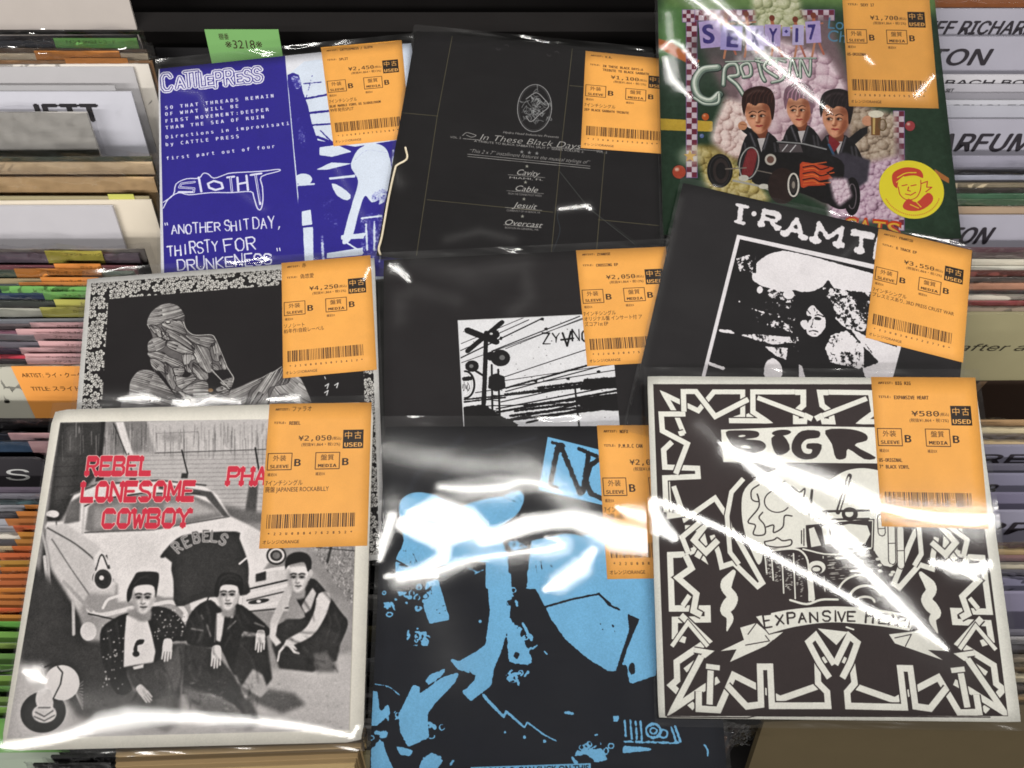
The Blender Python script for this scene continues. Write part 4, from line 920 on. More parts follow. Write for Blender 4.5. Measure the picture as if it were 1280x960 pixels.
    for i in range(80):
        x, y = rg.uniform(75, 190), rg.uniform(370, 720)
        if i % 2: x, y = rg.uniform(330, 515), rg.uniform(300, 455)
        t.ell(x, y, rg.uniform(2.5, 5), rg.uniform(2.5, 5), G(214), .9)
    t.poly([(255, 462), (292, 458), (284, 480), (258, 488), (256, 520), (236, 512)], G(60), curve=3); t.ell(250, 532, 18, 15, G(50)); t.poly([(232, 600), (290, 585), (288, 604), (240, 614)], G(206))
    t.poly([(205, 300), (300, 295), (310, 330), (250, 350), (210, 335)], G(150), soft=2)
    face(290, 240, 1.55)
    t.poly([(205, 260), (205, 200), (240, 130), (265, 105), (355, 105), (370, 130), (362, 190), (352, 240), (345, 182), (300, 170), (240, 185), (225, 240)], G(34), curve=3, soft=.8)
    hand_(418, 455, 1.35, .08); hand_(262, 700, 1.2, -.7, 196)
    t.poly([(360, 760), (450, 740), (460, 900), (400, 940), (350, 900)], G(104), .85, soft=7)
    # middle man: leather jacket
    t.poly([(510, 380), (560, 290), (640, 250), (700, 300), (780, 270), (860, 320), (945, 400), (930, 440), (860, 420), (800, 430), (830, 600), (760, 640), (690, 500), (620, 500), (520, 480)], G(44), soft=1, curve=3)
    t.poly([(672, 320), (716, 310), (700, 430), (690, 470), (668, 460)], G(204), soft=1); t.line([(670, 320), (660, 470)], 5, G(110)); t.lines([[(540, 400), (600, 410)], [(620, 380), (640, 440)], [(730, 400), (770, 360)], [(590, 330), (600, 350)], [(870, 370), (920, 390)]], 7, G(130), soft=1)
    t.poly([(745, 325), (762, 322), (758, 345), (744, 345)], G(200))
    t.poly([(500, 480), (640, 500), (760, 640), (880, 900), (820, 860), (760, 800), (640, 740), (490, 740)], G(58), soft=2); t.poly([(800, 440), (930, 440), (960, 660), (900, 740), (800, 700), (760, 620)], G(56), soft=2); t.poly([(800, 700), (860, 610), (910, 640), (940, 720), (900, 760)], G(176), soft=2)
    t.poly([(490, 700), (700, 760), (800, 830), (780, 860), (620, 800), (500, 740)], G(112), soft=5); t.poly([(790, 770), (850, 760), (880, 840), (900, 900), (830, 920)], G(80), soft=4)
    face(732, 225, 1.45)
    t.poly([(664, 230), (662, 180), (690, 118), (750, 108), (800, 130), (810, 180), (796, 230), (780, 180), (720, 170), (690, 185), (680, 230)], G(34), curve=3, soft=.8)
    hand_(672, 490, 1.35, .04); hand_(902, 410, 1.3, .05)
    # right man: squatting, sleeveless shirt
    t.zoom(230, 620, 4.3625)
    t.poly([(690, 450), (740, 480), (800, 560), (860, 640), (890, 680), (880, 740), (820, 840), (700, 860), (560, 860), (480, 740), (560, 680), (660, 660), (610, 560), (600, 500)], G(46), soft=1, curve=3)
    t.poly([(480, 740), (560, 670), (700, 680), (860, 760), (830, 900), (700, 960), (520, 940), (480, 820)], G(60), soft=2)
    t.line([(580, 500), (530, 600), (490, 690)], 46, G(196), w1=40, curve=4, soft=1); t.line([(760, 560), (740, 640), (680, 740), (570, 800)], 74, G(208), w1=40, curve=4, soft=1); t.poly([(720, 560), (770, 520), (800, 570), (770, 620), (730, 600)], G(214), soft=1)
    t.poly([(660, 560), (700, 500), (720, 530), (690, 620), (660, 640), (640, 600)], G(190), soft=1); t.poly([(470, 690), (510, 700), (500, 760), (530, 800), (500, 820), (465, 770)], G(206), soft=1)
    for p in ([(560, 800), (520, 850), (510, 900)], [(570, 810), (600, 850), (625, 858)], [(575, 800), (610, 835)]): t.line(p, 15, G(206), w1=9)
    face(622, 445, 1.5)
    t.poly([(552, 400), (556, 340), (600, 308), (660, 310), (692, 345), (690, 400), (672, 410), (656, 362), (600, 368), (566, 380)], G(36), curve=3, soft=.8); t.ell(690, 420, 12, 20, G(180))
    t.poly([(700, 860), (770, 850), (830, 920), (820, 960), (720, 960)], G(110), soft=4)
    t.zoom(110, 690, 4.175)
    for hp in ([(225, 200), (260, 140), (320, 118), (352, 130)], [(240, 170), (290, 130), (340, 140)], [(680, 180), (700, 135), (760, 122), (796, 150)], [(700, 170), (730, 140), (780, 150)]): t.line(hp, 5, G(96), .6, soft=2, curve=4)
    for fp in ([(520, 330), (560, 400), (550, 470)], [(560, 300), (600, 380), (590, 480)], [(620, 270), (640, 360), (600, 440)], [(800, 300), (840, 360), (900, 410)], [(780, 330), (820, 400), (930, 420)], [(740, 440), (700, 520)], [(760, 300), (740, 400), (760, 480)], [(100, 400), (120, 500), (110, 600)], [(150, 360), (165, 470), (170, 600)], [(340, 320), (390, 380), (470, 400)], [(360, 420), (430, 440), (500, 420)], [(420, 330), (480, 390)], [(520, 520), (600, 560), (640, 660)], [(540, 640), (640, 690), (740, 740)], [(800, 480), (860, 560), (880, 680)], [(380, 600), (420, 660), (430, 740)], [(470, 500), (480, 620), (460, 720)], [(240, 640), (300, 700), (380, 720)]):
        t.line(fp, 9, G(104), .5, w1=3, soft=3, curve=4); t.line([(u + 9, v + 4) for u, v in fp], 6, G(22), .6, w1=3, soft=2, curve=4)
    t.zoom(230, 620, 4.3625)
    for fp in ([(720, 480), (790, 560), (840, 640)], [(820, 640), (850, 720), (820, 800)], [(560, 700), (640, 740), (760, 740)], [(500, 760), (600, 790), (700, 880)], [(640, 560), (690, 640), (700, 680)], [(780, 620), (800, 700), (770, 790)], [(520, 860), (640, 880), (760, 900)]):
        t.line(fp, 10, G(110), .5, w1=3, soft=3, curve=4); t.line([(u + 9, v + 5) for u, v in fp], 6, G(24), .6, w1=3, soft=2, curve=4)
    # bushes right
    for i in range(700):
        x, y = rg.uniform(690, 945), rg.uniform(250, 590)
        if x < 700 + (y - 300) * .7: continue
        t.line([(x, y), (x + rg.uniform(-12, 12), y + rg.uniform(-18, 4))], 3, G(rg.choice((70, 210, 190, 110))), .7)
    t.line([(800, 280), (780, 360)], 12, G(60), soft=1); t.line([(720, 280), (945, 300)], 4, G(60))
    t.zoom(0, 690, 2.723)
    for (x0, y0, x1, y1, n) in ((430, 400, 610, 480, 16), (640, 260, 740, 420, 16), (780, 240, 900, 300, 12), (640, 400, 880, 520, 20), (960, 280, 1150, 390, 24)):
        for i in range(n):
            x, y = rg.uniform(x0, x1), rg.uniform(y0, y1); an = rg.uniform(.4, 2.2); L = rg.uniform(12, 40)
            t.line([(x, y), (x + L * .5 * math.cos(an) + rg.uniform(-4, 4), y + L * .5 * math.sin(an)), (x + L * math.cos(an), y + L * math.sin(an))], rg.uniform(2, 6), G(rg.choice((24, 26, 96, 120))), .4, soft=2.4, curve=3)
    for i in range(160):
        x, y = rg.uniform(640, 1180), rg.uniform(430, 660); t.ell(x, y, rg.uniform(2, 7), rg.uniform(1, 3), G(rg.choice((130, 150, 214))), .4, soft=1)
    # emblem low left
    t.zoom(0, 690, 2.723)
    t.ell(146, 545, 78, 70, G(44), rot=-.25); t.ell(210, 445, 60, 60, G(226)); t.ell(150, 550, 42, 32, G(196)); t.poly([(130, 470), (170, 470), (180, 530), (140, 540), (120, 510)], G(206), curve=3)
    t.lines([[(195, 390), (212, 410), (205, 450), (180, 500)], [(150, 392), (180, 380), (185, 345), (206, 360), (200, 385)]], 4, G(60)); t.lines([[(120, 545), (150, 560), (180, 540)], [(115, 560), (150, 575), (185, 556)], [(130, 530), (170, 530)]], 3, G(70))
    for k in range(9): t.line([(250, 470), (282, 440 + 12 * k)], 2, G(220), .6)
    g0 = blur(t.a[..., 0], 1); g0 = g0 + .28 * (g0 - blur(g0, 16)) + .15 * (g0 - blur(g0, 3))
    g = g0 + 9 * fnoise(t.H, t.W, 2.2, 12, 1) + 7 * fnoise(t.H, t.W, 7, 2, 3) + 9 * fnoise(t.H, t.W, 60, 5, 3)
    g = np.clip((g - 128) * 1.06 + 130, 24, 236)
    tone = np.stack([g * 1.0, g * .975, g * .965], -1)
    a.zoom(0, 490, 2.723)
    q = [(204, 103), (918, 92), (1222, 86), (1186, 1145), (15, 1185), (30, 1120)]
    q = [(204, 103), (1222, 88), (1188, 1150), (22, 1180)]
    m = a.full([a.m(q)])[..., None]
    a.a = a.a * (1 - m) + tone * m
    a.line([(1222, 88), (1188, 1150)], 2, (190, 184, 170))
    # red slab lettering with a pale edge
    a.zoom(50, 500, 4.8)
    for w, c, al in ((24, (232, 196, 190), .95), (16, (206, 52, 74), 1)):
        for st, x, y, h, adv in (("REBEL", 278, 452, 110, 80), ("LONESOME", 246, 609, 116, 86.5), ("COWBOY", 372, 766, 110, 90)):
            for i, ch in enumerate(st):
                if w == 24:
                    a.hand(ch, x + i * adv, y - i * .6, h, adv, w, c, shear=.12, slab=True, alpha=al)
                else:
                    a.hand(ch, x + i * adv, y - i * .6, h, adv, w, c, shear=.12, slab=True, alpha=al)
        a.zoom(0, 490, 2.723)
        a.hand("PHARAOH", 773, 317, 60, 47, w * .6, c, shear=.12, slab=True, alpha=al)
        a.zoom(50, 500, 4.8)
    a.grain(.03)
    return a
# ------------------------------------------------------------------ two-colour blue and black sleeve
def art_blue():
    B, K = (120, 182, 222), (34, 34, 38)
    t = Art('blue', base=(30, 30, 30)); V = (250, 250, 250); N = (12, 12, 12)
    t.zoom(450, 510, 3.368)
    t.poly([(165, 440), (180, 380), (240, 355), (330, 372), (450, 430), (520, 500), (480, 545), (400, 600), (350, 650), (250, 700), (165, 715), (150, 640), (185, 560)], V, curve=3)
    t.poly([(430, 420), (520, 385), (600, 370), (650, 345), (690, 372), (665, 440), (600, 490), (540, 508), (490, 480)], V, curve=4)
    t.line([(330, 372), (430, 425), (540, 510)], 5, N); t.lines([[(610, 365), (660, 350)], [(600, 372), (668, 400)], [(640, 345), (680, 395)]], 4, N)
    t.line([(240, 545), (300, 570), (345, 600)], 4, N); t.line([(180, 600), (220, 610), (240, 650)], 4, N, curve=4); t.lines([[(150, 640), (190, 660)], [(165, 660), (205, 668)], [(385, 600), (430, 625)], [(400, 590), (440, 640)]], 6, N); t.ring(222, 650, 10, 8, 3, N)
    t.poly([(400, 575), (520, 545), (610, 552), (620, 610), (720, 620), (740, 760), (530, 760), (525, 660), (460, 640), (330, 665)], V)
    t.poly([(600, 555), (720, 560), (710, 640), (700, 760), (630, 760), (620, 620)], N, rough=.5, rs=6); t.poly([(610, 560), (660, 552), (715, 585), (640, 605)], (130,) * 3)
    t.poly([(720, 560), (860, 530), (1040, 540), (1225, 600), (1230, 760), (740, 760), (716, 640)], V)
    t.poly([(330, 665), (470, 640), (530, 650), (528, 760), (330, 760)], N); t.lines([[(450, 670), (490, 690)], [(480, 700), (520, 680)], [(350, 700), (360, 712)]], 4, V)
    t.lines([[(760, 640), (766, 680)], [(780, 690), (786, 700)], [(800, 660), (812, 672)], [(740, 660), (744, 700)]], 4, N)
    t.lines([[(870, 520), (950, 545)], [(930, 510), (1010, 530)]], 3, N)
    t.zoom(450, 720, 2.783)
    t.poly([(440, -10), (525, -10), (528, 60), (518, 160), (492, 260), (466, 320), (456, 380), (385, 436), (354, 400), (400, 362), (400, 342), (340, 325), (310, 285), (345, 296), (400, 265), (436, 240), (452, 120)], V, rough=.12, rs=6)
    t.line([(400, 345), (372, 388), (356, 396)], 4, N); t.lines([[(360, 330), (372, 345)], [(380, 330), (388, 340)]], 3, N)
    t.poly([(575, -10), (1035, -10), (1030, 345), (938, 376), (925, 300), (890, 330), (865, 330), (800, 292), (720, 225), (665, 150), (640, 100), (605, 30)], V, rough=.16, rs=7)
    t.line([(640, 108), (740, 80), (830, 62), (870, 96)], 7, N); t.line([(830, 60), (866, 100), (905, 118)], 7, N, rough=.3, rs=4); t.poly([(930, 130), (972, 150), (930, 250), (905, 330), (888, 330), (915, 250), (935, 190)], N, rough=.2, rs=4); t.ell(946, 322, 12, 22, N, rough=.3, rs=4)
    for p in ([(800, 100), (830, 160), (860, 240)], [(860, 120), (880, 180)], [(900, 130), (908, 230), (896, 300)], [(765, 30), (772, 50)], [(880, 160), (894, 240)], [(816, 120), (850, 200)]): t.line(p, 3, N, rough=.5, rs=4)
    t.poly([(232, 20), (272, 12), (312, 152), (242, 166), (215, 90)], V, rough=.2, rs=5); t.lines([[(262, 120), (296, 100)], [(270, 132), (300, 118)]], 4, N, rough=.4, rs=3)
    rg = random.Random(2)
    for cx, cy, n, s in ((195, 70, 22, 26), (215, 210, 26, 22), (110, 90, 8, 22), (560, 210, 22, 30), (540, 350, 14, 22), (540, 80, 8, 20), (205, 470, 12, 22), (245, 535, 14, 20), (90, 480, 9, 26), (245, 645, 14, 22), (820, 615, 18, 34), (780, 580, 6, 26), (60, 560, 10, 18), (340, 655, 8, 24)):
        for i in range(n):
            x, y = cx + rg.gauss(0, s * .8), cy + rg.gauss(0, s * .8)
            if rg.random() < .45: t.ring(x, y, rg.uniform(5, 12), rg.uniform(5, 11), 3, V if rg.random() < .7 else N)
            else: t.line([(x, y), (x + rg.uniform(-26, 26), y + rg.uniform(-16, 16)), (x + rg.uniform(-26, 26), y + rg.uniform(-20, 20))], rg.uniform(3, 8), V if rg.random() < .65 else N, rough=.2, rs=4)
    t.poly([(515, 140), (540, 170), (600, 290), (590, 310), (520, 300), (510, 200)], V, rough=.4, rs=7); t.line([(566, 165), (596, 222)], 8, V); t.poly([(540, 262), (556, 270), (546, 290), (532, 280)], N)
    t.line([(430, 415), (450, 438), (500, 490), (508, 470), (572, 526), (582, 508), (640, 552), (684, 574)], 9, V, w1=3)
    t.poly([(160, 430), (185, 378), (210, 385), (205, 412), (290, 350), (345, 335), (330, 370), (262, 440), (235, 480), (240, 560), (168, 594), (140, 540), (135, 480)], V, rough=.16, rs=5)
    t.poly([(225, 365), (240, 345), (300, 320), (285, 345), (240, 378)], V, rough=.4, rs=5); t.poly([(125, 590), (185, 605), (175, 625), (140, 620)], V); t.poly([(45, 400), (62, 400), (70, 480), (100, 440), (105, 480), (60, 520), (40, 520)], V, rough=.25, rs=4); t.line([(50, 375), (100, 385), (140, 415)], 3, V, curve=4)
    t.poly([(40, 600), (80, 572), (90, 610), (120, 680), (40, 690)], V, rough=.2, rs=5); t.poly([(215, 640), (250, 612), (290, 640), (260, 680), (200, 680)], V, rough=.5, rs=5)
    t.lines([[(920, 500 + 0), (925, 560)], [(940, 500), (945, 566)], [(958, 500), (962, 568)], [(975, 502), (980, 570)], [(1095, 520), (1115, 578)], [(1080, 520), (1100, 580)]], 6, V, rough=.3, rs=4)
    t.ring(1020, 538, 26, 24, 6, V, rough=.3, rs=4); t.ring(1055, 548, 14, 14, 5, V); t.ring(1020, 538, 12, 10, 4, V); t.line([(915, 575), (1110, 580)], 5, V, rough=.4, rs=4); t.poly([(915, 590), (1020, 598), (1010, 606), (912, 616)], V, rough=.2, rs=4); t.poly([(880, 486), (900, 486), (896, 506), (882, 506)], V)
    t.line([(1196, 585), (1208, 605), (1208, 625)], 5, V, curve=4); t.poly([(770, 605), (840, 600), (862, 640), (820, 645)], V, rough=.4, rs=5); t.ell(572, 560, 6, 6, V); t.ell(642, 574, 6, 6, V); t.line([(715, 474), (740, 478)], 7, V); t.ell(504, 543, 4, 6, V); t.ell(418, 158, 6, 6, V); t.line([(640, 260), (650, 272)], 4, V)
    g = blur(t.a[..., 0], 1) * .6 + blur(t.a[..., 0], 3) * .4 + 52 * fnoise(t.H, t.W, 4, 3, 2) + 34 * fnoise(t.H, t.W, 15, 8, 3)
    m = sstep(110, 140, g)[..., None]
    a = t
    a.a = np.array(K) * (1 - m) + np.array(B) * m
    yy = np.linspace(0, 1, a.H)[:, None, None]
    a.a *= 1 + (np.array((-.12, -.02, .12)) * yy) * (1 - m)
    a.zoom(450, 510, 3.368)
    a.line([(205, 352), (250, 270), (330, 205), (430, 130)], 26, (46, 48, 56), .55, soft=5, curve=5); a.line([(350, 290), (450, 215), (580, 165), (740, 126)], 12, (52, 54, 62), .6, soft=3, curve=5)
    a.poly([(790, 122), (1110, 202), (1090, 425), (752, 345)], B)
    for l in ([(800, 325), (832, 160), (845, 158), (925, 360), (940, 350), (962, 190)], [(1010, 215), (970, 240), (950, 300), (970, 360), (1020, 385), (1060, 360), (1080, 290), (1050, 225), (1010, 215)]):
        a.line(l, 20, K, rough=.35, rs=7)
    a.lines([[(782, 325), (830, 335)], [(808, 146), (858, 158)], [(920, 172), (1000, 205)]], 16, K, rough=.35, rs=6)
    a.zoom(450, 720, 2.783)
    a.poly([(385, 664), (802, 650), (803, 700), (385, 712)], B); a.text("THE P.M.R.C. CAN SUCK ON THIS", 392, 689, 22, K, width=404, ang=-.03, bold=.02)
    a.grain(.06)
    return a

# ------------------------------------------------------------------ black and cream knotwork sleeve
def art_knot():
    P, K = (232, 231, 221), (62, 54, 54)
    a = Art('knot', base=P)
    a.zoom(800, 450, 2.667)
    a.poly([(44, 80), (1087, 80), (1228, 1186), (84, 1186)], K)
    k = Art('knot', base=K)
    def band(pts, w=7.6, c=P):
        w = w * k.o[2]
        k.pm(miter_polys(k.m(pts), w * 1.34 * k.sc), K); k.pm(miter_polys(k.m(pts), w * .94 * k.sc), c)
    k.zoom(800, 680, 2.667)
    band([(240, -30), (262, 30), (272, 75), (312, 62), (392, 140), (408, 128), (330, -10), (300, -60)], 6.6)
    band([(175, -20), (205, 40), (180, 20), (150, 34)]); band([(200, -60), (215, 0), (190, 45)])
    band([(150, 34), (100, 36), (106, 214), (225, 214), (226, 250), (116, 252), (116, 308), (152, 320)])
    band([(152, 38), (172, 80), (126, 112), (188, 166), (178, 222), (205, 236)]); band([(165, 170), (142, 205)], 6)
    band([(136, 236), (226, 322), (122, 392), (124, 452), (104, 470), (182, 545)]); band([(106, 340), (160, 262), (226, 340)], 5)
    band([(180, 352), (228, 360), (150, 420)], 6)
    band([(205, 372), (112, 548), (214, 478), (262, 450)]); band([(236, 402), (232, 534)]); band([(220, 406), (266, 412)], 6)
    band([(196, 490), (196, 548), (262, 552), (312, 436), (400, 480), (468, 516), (600, 470)])
    band([(290, 470), (356, 540), (404, 534), (400, 408), (434, 408), (440, 538), (628, 538), (624, 492), (594, 462), (592, 400), (640, 370)])
    band([(632, 445), (598, 395), (562, 326), (586, 304), (648, 400)])
    # squiggle
    sq = spline([(312, 92), (286, 140), (308, 180), (284, 220), (300, 245), (290, 288)], 8); ws = np.interp(np.linspace(0, 1, len(sq)), [0, .15, .3, .5, .7, .85, 1], [14, 36, 30, 40, 24, 20, 4]) * k.sc
    k.pm(stroke_polys(k.m(sq), ws), P)
    k.zoom(800, 450, 2.667)
    band([(112, 420), (150, 530), (250, 460), (290, 520), (300, 560)], 6.5); band([(90, 395), (98, 520), (150, 512)], 7); band([(150, 560), (210, 560), (180, 600), (220, 640), (260, 600)]); band([(160, 640), (140, 590), (200, 540)], 6.5); band([(345, 395), (305, 440), (290, 520), (300, 640), (330, 680)], 6)
    band([(405, 203), (332, 203), (378, 180), (378, 107), (545, 107), (545, 150), (520, 172), (520, 204), (548, 204), (550, 184), (575, 196)])
    band([(392, 125), (548, 184)], 6.5)
    k.zoom(810, 460, 5.333)
    band([(160, 492), (104, 545), (112, 660), (330, 668), (334, 722), (112, 732), (122, 960)], 7)
    band([(240, 440), (185, 305), (110, 176), (335, 284), (440, 158), (632, 158), (632, 320), (545, 350)], 6.6)
    band([(205, 440), (240, 430)], 7)
    band([(250, 306), (88, 306), (96, 418), (262, 505), (185, 705)], 7)
    band([(240, 290), (236, 156), (320, 156), (448, 322), (670, 208)], 7)
    band([(540, 350), (790, 352), (700, 292), (700, 158), (980, 158)], 7)
    x = k.W // 2
    half = k.a[:, :x]
    k.a[:, k.W - x:] = half[:, ::-1]
    m = a.full([a.m([(46, 84), (1085, 84), (1226, 1184), (86, 1184)])])[..., None]
    a.a = a.a * (1 - m) + k.a * m
    a.zoom(800, 450, 2.667)
    # name panel
    a.poly([(270, 232), (570, 220), (900, 226), (880, 345), (278, 340)], P)
    for p in ([(286, 240), (330, 234), (384, 236), (398, 246), (388, 258), (350, 264), (400, 268), (420, 284), (410, 300), (372, 312), (326, 312), (306, 282)],
              [(438, 260), (478, 252), (500, 298), (456, 316)],
              [(596, 236), (540, 236), (510, 268), (508, 306), (540, 330), (588, 324), (606, 282), (560, 278), (556, 294), (574, 298), (568, 312), (546, 308), (538, 284), (556, 264), (596, 258)],
              [(618, 234), (700, 230), (752, 246), (756, 268), (716, 284), (786, 324), (748, 330), (694, 296), (686, 326), (654, 328), (640, 280)],
              [(790, 262), (826, 256), (838, 310), (800, 318)], [(846, 240), (874, 238), (870, 320), (846, 310)]):
        a.poly(p, K, curve=3)
    a.ell(472, 242, 32, 10, K, rot=-.08); a.ell(810, 242, 22, 9, K); a.ell(340, 253, 12, 3.4, P, rot=-.1); a.ell(352, 289, 17, 5, P, rot=.08)
    # lorry vignette
    a.zoom(880, 560, 4.364)
    a.poly([(205, 330), (225, 220), (330, 140), (470, 106), (580, 160), (655, 196), (720, 150), (800, 116), (900, 112), (1000, 150), (1060, 300), (1060, 600), (980, 640), (900, 560), (560, 560), (350, 550), (312, 622), (286, 620), (225, 470)], P, curve=4)
    a.ring(400, 290, 70, 60, 6, K, a0=.6, a1=4.2)
    for p in ([(300, 200), (260, 230), (262, 280), (300, 290), (290, 250), (300, 320), (240, 400), (280, 420), (270, 470), (330, 470), (330, 420), (300, 380), (320, 350)], [(340, 430), (380, 420), (380, 460), (430, 430), (440, 370), (480, 370)], [(370, 170), (410, 190), (390, 210), (440, 180)], [(480, 210), (520, 240), (550, 220), (540, 270), (500, 280), (540, 310)], [(330, 510), (380, 500), (400, 488), (430, 505), (475, 500), (470, 530), (400, 540), (340, 530), (330, 510)]):
        a.line(p, 7, K, curve=5)
    a.line([(590, 230), (575, 360)], 14, K); a.line([(600, 228), (590, 360)], 4, P)
    a.line([(795, 150), (730, 350)], 24, K); a.line([(790, 160), (734, 345)], 8, P); a.ell(640, 368, 34, 26, K); a.ell(634, 368, 14, 11, P); a.ell(795, 360, 44, 38, K); a.ell(792, 356, 22, 20, P); a.line([(640, 345), (900, 340)], 12, K); a.line([(650, 390), (900, 385)], 10, K)
    a.poly([(555, 420), (930, 385), (925, 560), (560, 570)], K); a.poly([(700, 430), (890, 422), (880, 520), (720, 540)], P, curve=2); a.poly([(572, 440), (600, 430), (640, 530), (585, 540)], P); a.poly([(640, 425), (675, 424), (700, 520), (660, 525)], P)
    a.line([(900, 395), (920, 395), (915, 540)], 5, P); a.line([(545, 430), (560, 540)], 6, P); a.lines([[(532, 450), (532, 520)], [(545, 440), (545, 530)]], 6, K)
    a.poly([(330, 560), (540, 540), (930, 560), (990, 700), (900, 800), (560, 850), (420, 800), (340, 700)], K)
    a.line([(360, 560), (480, 548), (540, 570), (570, 640), (575, 830)], 10, P, curve=4); a.line([(540, 550), (700, 580), (910, 545)], 8, P, curve=4)
    rg = random.Random(8)
    for i, (x, y0, y1) in enumerate(((332, 580, 680), (368, 580, 720), (425, 590, 790), (488, 575, 820))): a.line([(x, y0), (x + 10, y1)], 7, P)
    for i in range(120):
        x = rg.choice((346, 395, 455, 515)) + rg.uniform(-14, 22); y = rg.uniform(570, 700 + (x - 340) * .6)
        a.line([(x, y), (x + 8, y - 2)], 3, P, .85)
    for i in range(90):
        x, y = rg.uniform(670, 900), rg.uniform(575, 720)
        a.line([(x, y), (x + rg.uniform(10, 40), y - 2)], 2.6, P, .85)
    a.ell(615, 650, 48, 36, P); a.ell(615, 662, 30, 24, K); a.ell(612, 660, 22, 12, P); a.line([(575, 690), (590, 820)], 30, P); a.line([(470, 828), (560, 850), (640, 826), (730, 825)], 11, P, curve=4)
    a.lines([[(650, 590), (650, 600)], [(655, 700), (660, 780)]], 5, P)
    a.ring(860, 800, 130, 110, 10, P, a0=3.2, a1=5.6); a.ring(880, 830, 90, 80, 13, P, a0=3.2, a1=5.9); a.ell(880, 850, 70, 50, K); a.ring(880, 840, 50, 30, 12, P, a0=3.1, a1=6.2); [a.ell(x, 828, 7, 7, K) for x in (850, 880, 908)]
    for p in ([(720, 600), (800, 598)], [(800, 670), (870, 668)]): a.line(p, 12, P)
    # exhausts at right
    for x, y0, y1 in ((965, 380, 460), (1022, 400, 615), (1070, 440, 640)): a.line([(x, y0), (x + 4, y1)], 42, K); a.line([(x, y0), (x + 4, y1)], 32, P); a.line([(x - 18, y0 + 120 if y1 - y0 > 120 else y0 + 60), (x + 20, y0 + 118 if y1 - y0 > 120 else y0 + 58)], 4, K)
    for x, y in ((948, 605), (958, 638), (960, 670), (1016, 640), (1030, 676), (1020, 690)): a.ell(x, y, 13, 8, P)
    # banner
    a.zoom(800, 680, 2.667)
    a.poly([(352, 316), (268, 356), (322, 350), (300, 392), (420, 338), (470, 296)], P); a.poly([(334, 278), (388, 262), (432, 300), (478, 292), (446, 318), (352, 336)], P); a.line([(352, 336), (432, 322), (418, 304)], 3, K); a.line([(388, 262), (360, 300)], 3, K)
    a.poly([(830, 300), (915, 290), (955, 276), (965, 300), (1030, 356), (960, 352), (1010, 386), (850, 330)], P); a.line([(850, 312), (905, 300), (885, 340)], 3, K)
    top = spline([(384, 240), (500, 216), (650, 205), (800, 216), (922, 240)], 8); bot = spline([(900, 290), (780, 272), (640, 262), (520, 276), (430, 300)], 8)
    a.poly(np.concatenate([top, bot]), P); a.line(np.concatenate([top, bot, top[:1]]), 3, K)
    w = "EXPANSIVE HEART"; xs = [416, 456, 494, 530, 568, 610, 640, 660, 692, 0, 752, 796, 828, 858, 884]
    for i, (ch, x) in enumerate(zip(w, xs)):
        if ch == ' ': continue
        u = (x - 650) / 250; y = 256 + 22 * u * u + (4 if i == 0 else 0)
        a.hand(ch, x, y, 42 if ch in 'EH' and i in (0, 10) else 32, 33, 6.5, K, ang=u * .16, slab=False, jit=.06, taper=.7, seed=i)
    a.poly([(592, 280), (692, 292), (655, 336)], P); a.line([(688, 276), (712, 284)], 5, P)
    a.line([(90, 575), (360, 578), (385, 572), (1168, 576)], 3, K)
    a.grain(.04)
    return a
# ================================================================== materials
def new_mat(name):
    m = bpy.data.materials.new(name); m.use_nodes = True
    nt = m.node_tree; nt.nodes.clear()
    return m, nt, nt.nodes.new("ShaderNodeOutputMaterial")
def N(nt, t, **k):
    n = nt.nodes.new(t)
    for a, b in k.items(): setattr(n, a, b)
    return n
def paper(name, col=None, img=None, rough=.5, spec=.3, bump=.03, var=.06, scale=60):
    m, nt, out = new_mat(name)
    b = N(nt, "ShaderNodeBsdfPrincipled"); b.inputs["Roughness"].default_value = rough
    b.inputs["Specular IOR Level"].default_value = spec
    tc = N(nt, "ShaderNodeTexCoord")
    ns = N(nt, "ShaderNodeTexNoise"); ns.inputs["Scale"].default_value = scale; ns.inputs["Detail"].default_value = 6
    nt.links.new(tc.outputs["Object"], ns.inputs["Vector"])
    mr = N(nt, "ShaderNodeMapRange"); mr.inputs["To Min"].default_value = 1 - var; mr.inputs["To Max"].default_value = 1 + var
    nt.links.new(ns.outputs["Fac"], mr.inputs["Value"])
    mx = N(nt, "ShaderNodeVectorMath", operation='MULTIPLY')
    if img:
        t = N(nt, "ShaderNodeTexImage"); t.image = img; t.interpolation = 'Linear'; t.extension = 'EXTEND'
        uv = N(nt, "ShaderNodeUVMap"); nt.links.new(uv.outputs[0], t.inputs["Vector"])
        nt.links.new(t.outputs["Color"], mx.inputs[0])
    else:
        c = lin(col); mx.inputs[0].default_value = (c[0], c[1], c[2])
    nt.links.new(mr.outputs[0], mx.inputs[1])
    nt.links.new(mx.outputs[0], b.inputs["Base Color"])
    n2 = N(nt, "ShaderNodeTexNoise"); n2.inputs["Scale"].default_value = 900; n2.inputs["Detail"].default_value = 3
    nt.links.new(tc.outputs["Object"], n2.inputs["Vector"])
    bp = N(nt, "ShaderNodeBump"); bp.inputs["Strength"].default_value = bump; bp.inputs["Distance"].default_value = .001
    nt.links.new(n2.outputs["Fac"], bp.inputs["Height"]); nt.links.new(bp.outputs[0], b.inputs["Normal"])
    nt.links.new(b.outputs[0], out.inputs["Surface"])
    return m
_mc = {}
def flat(col, rough=.5, spec=.3):
    k = (tuple(int(c) for c in col), rough, spec)
    if k not in _mc: _mc[k] = paper("card_%02x%02x%02x" % k[0], col=col, rough=rough, spec=spec)
    return _mc[k]
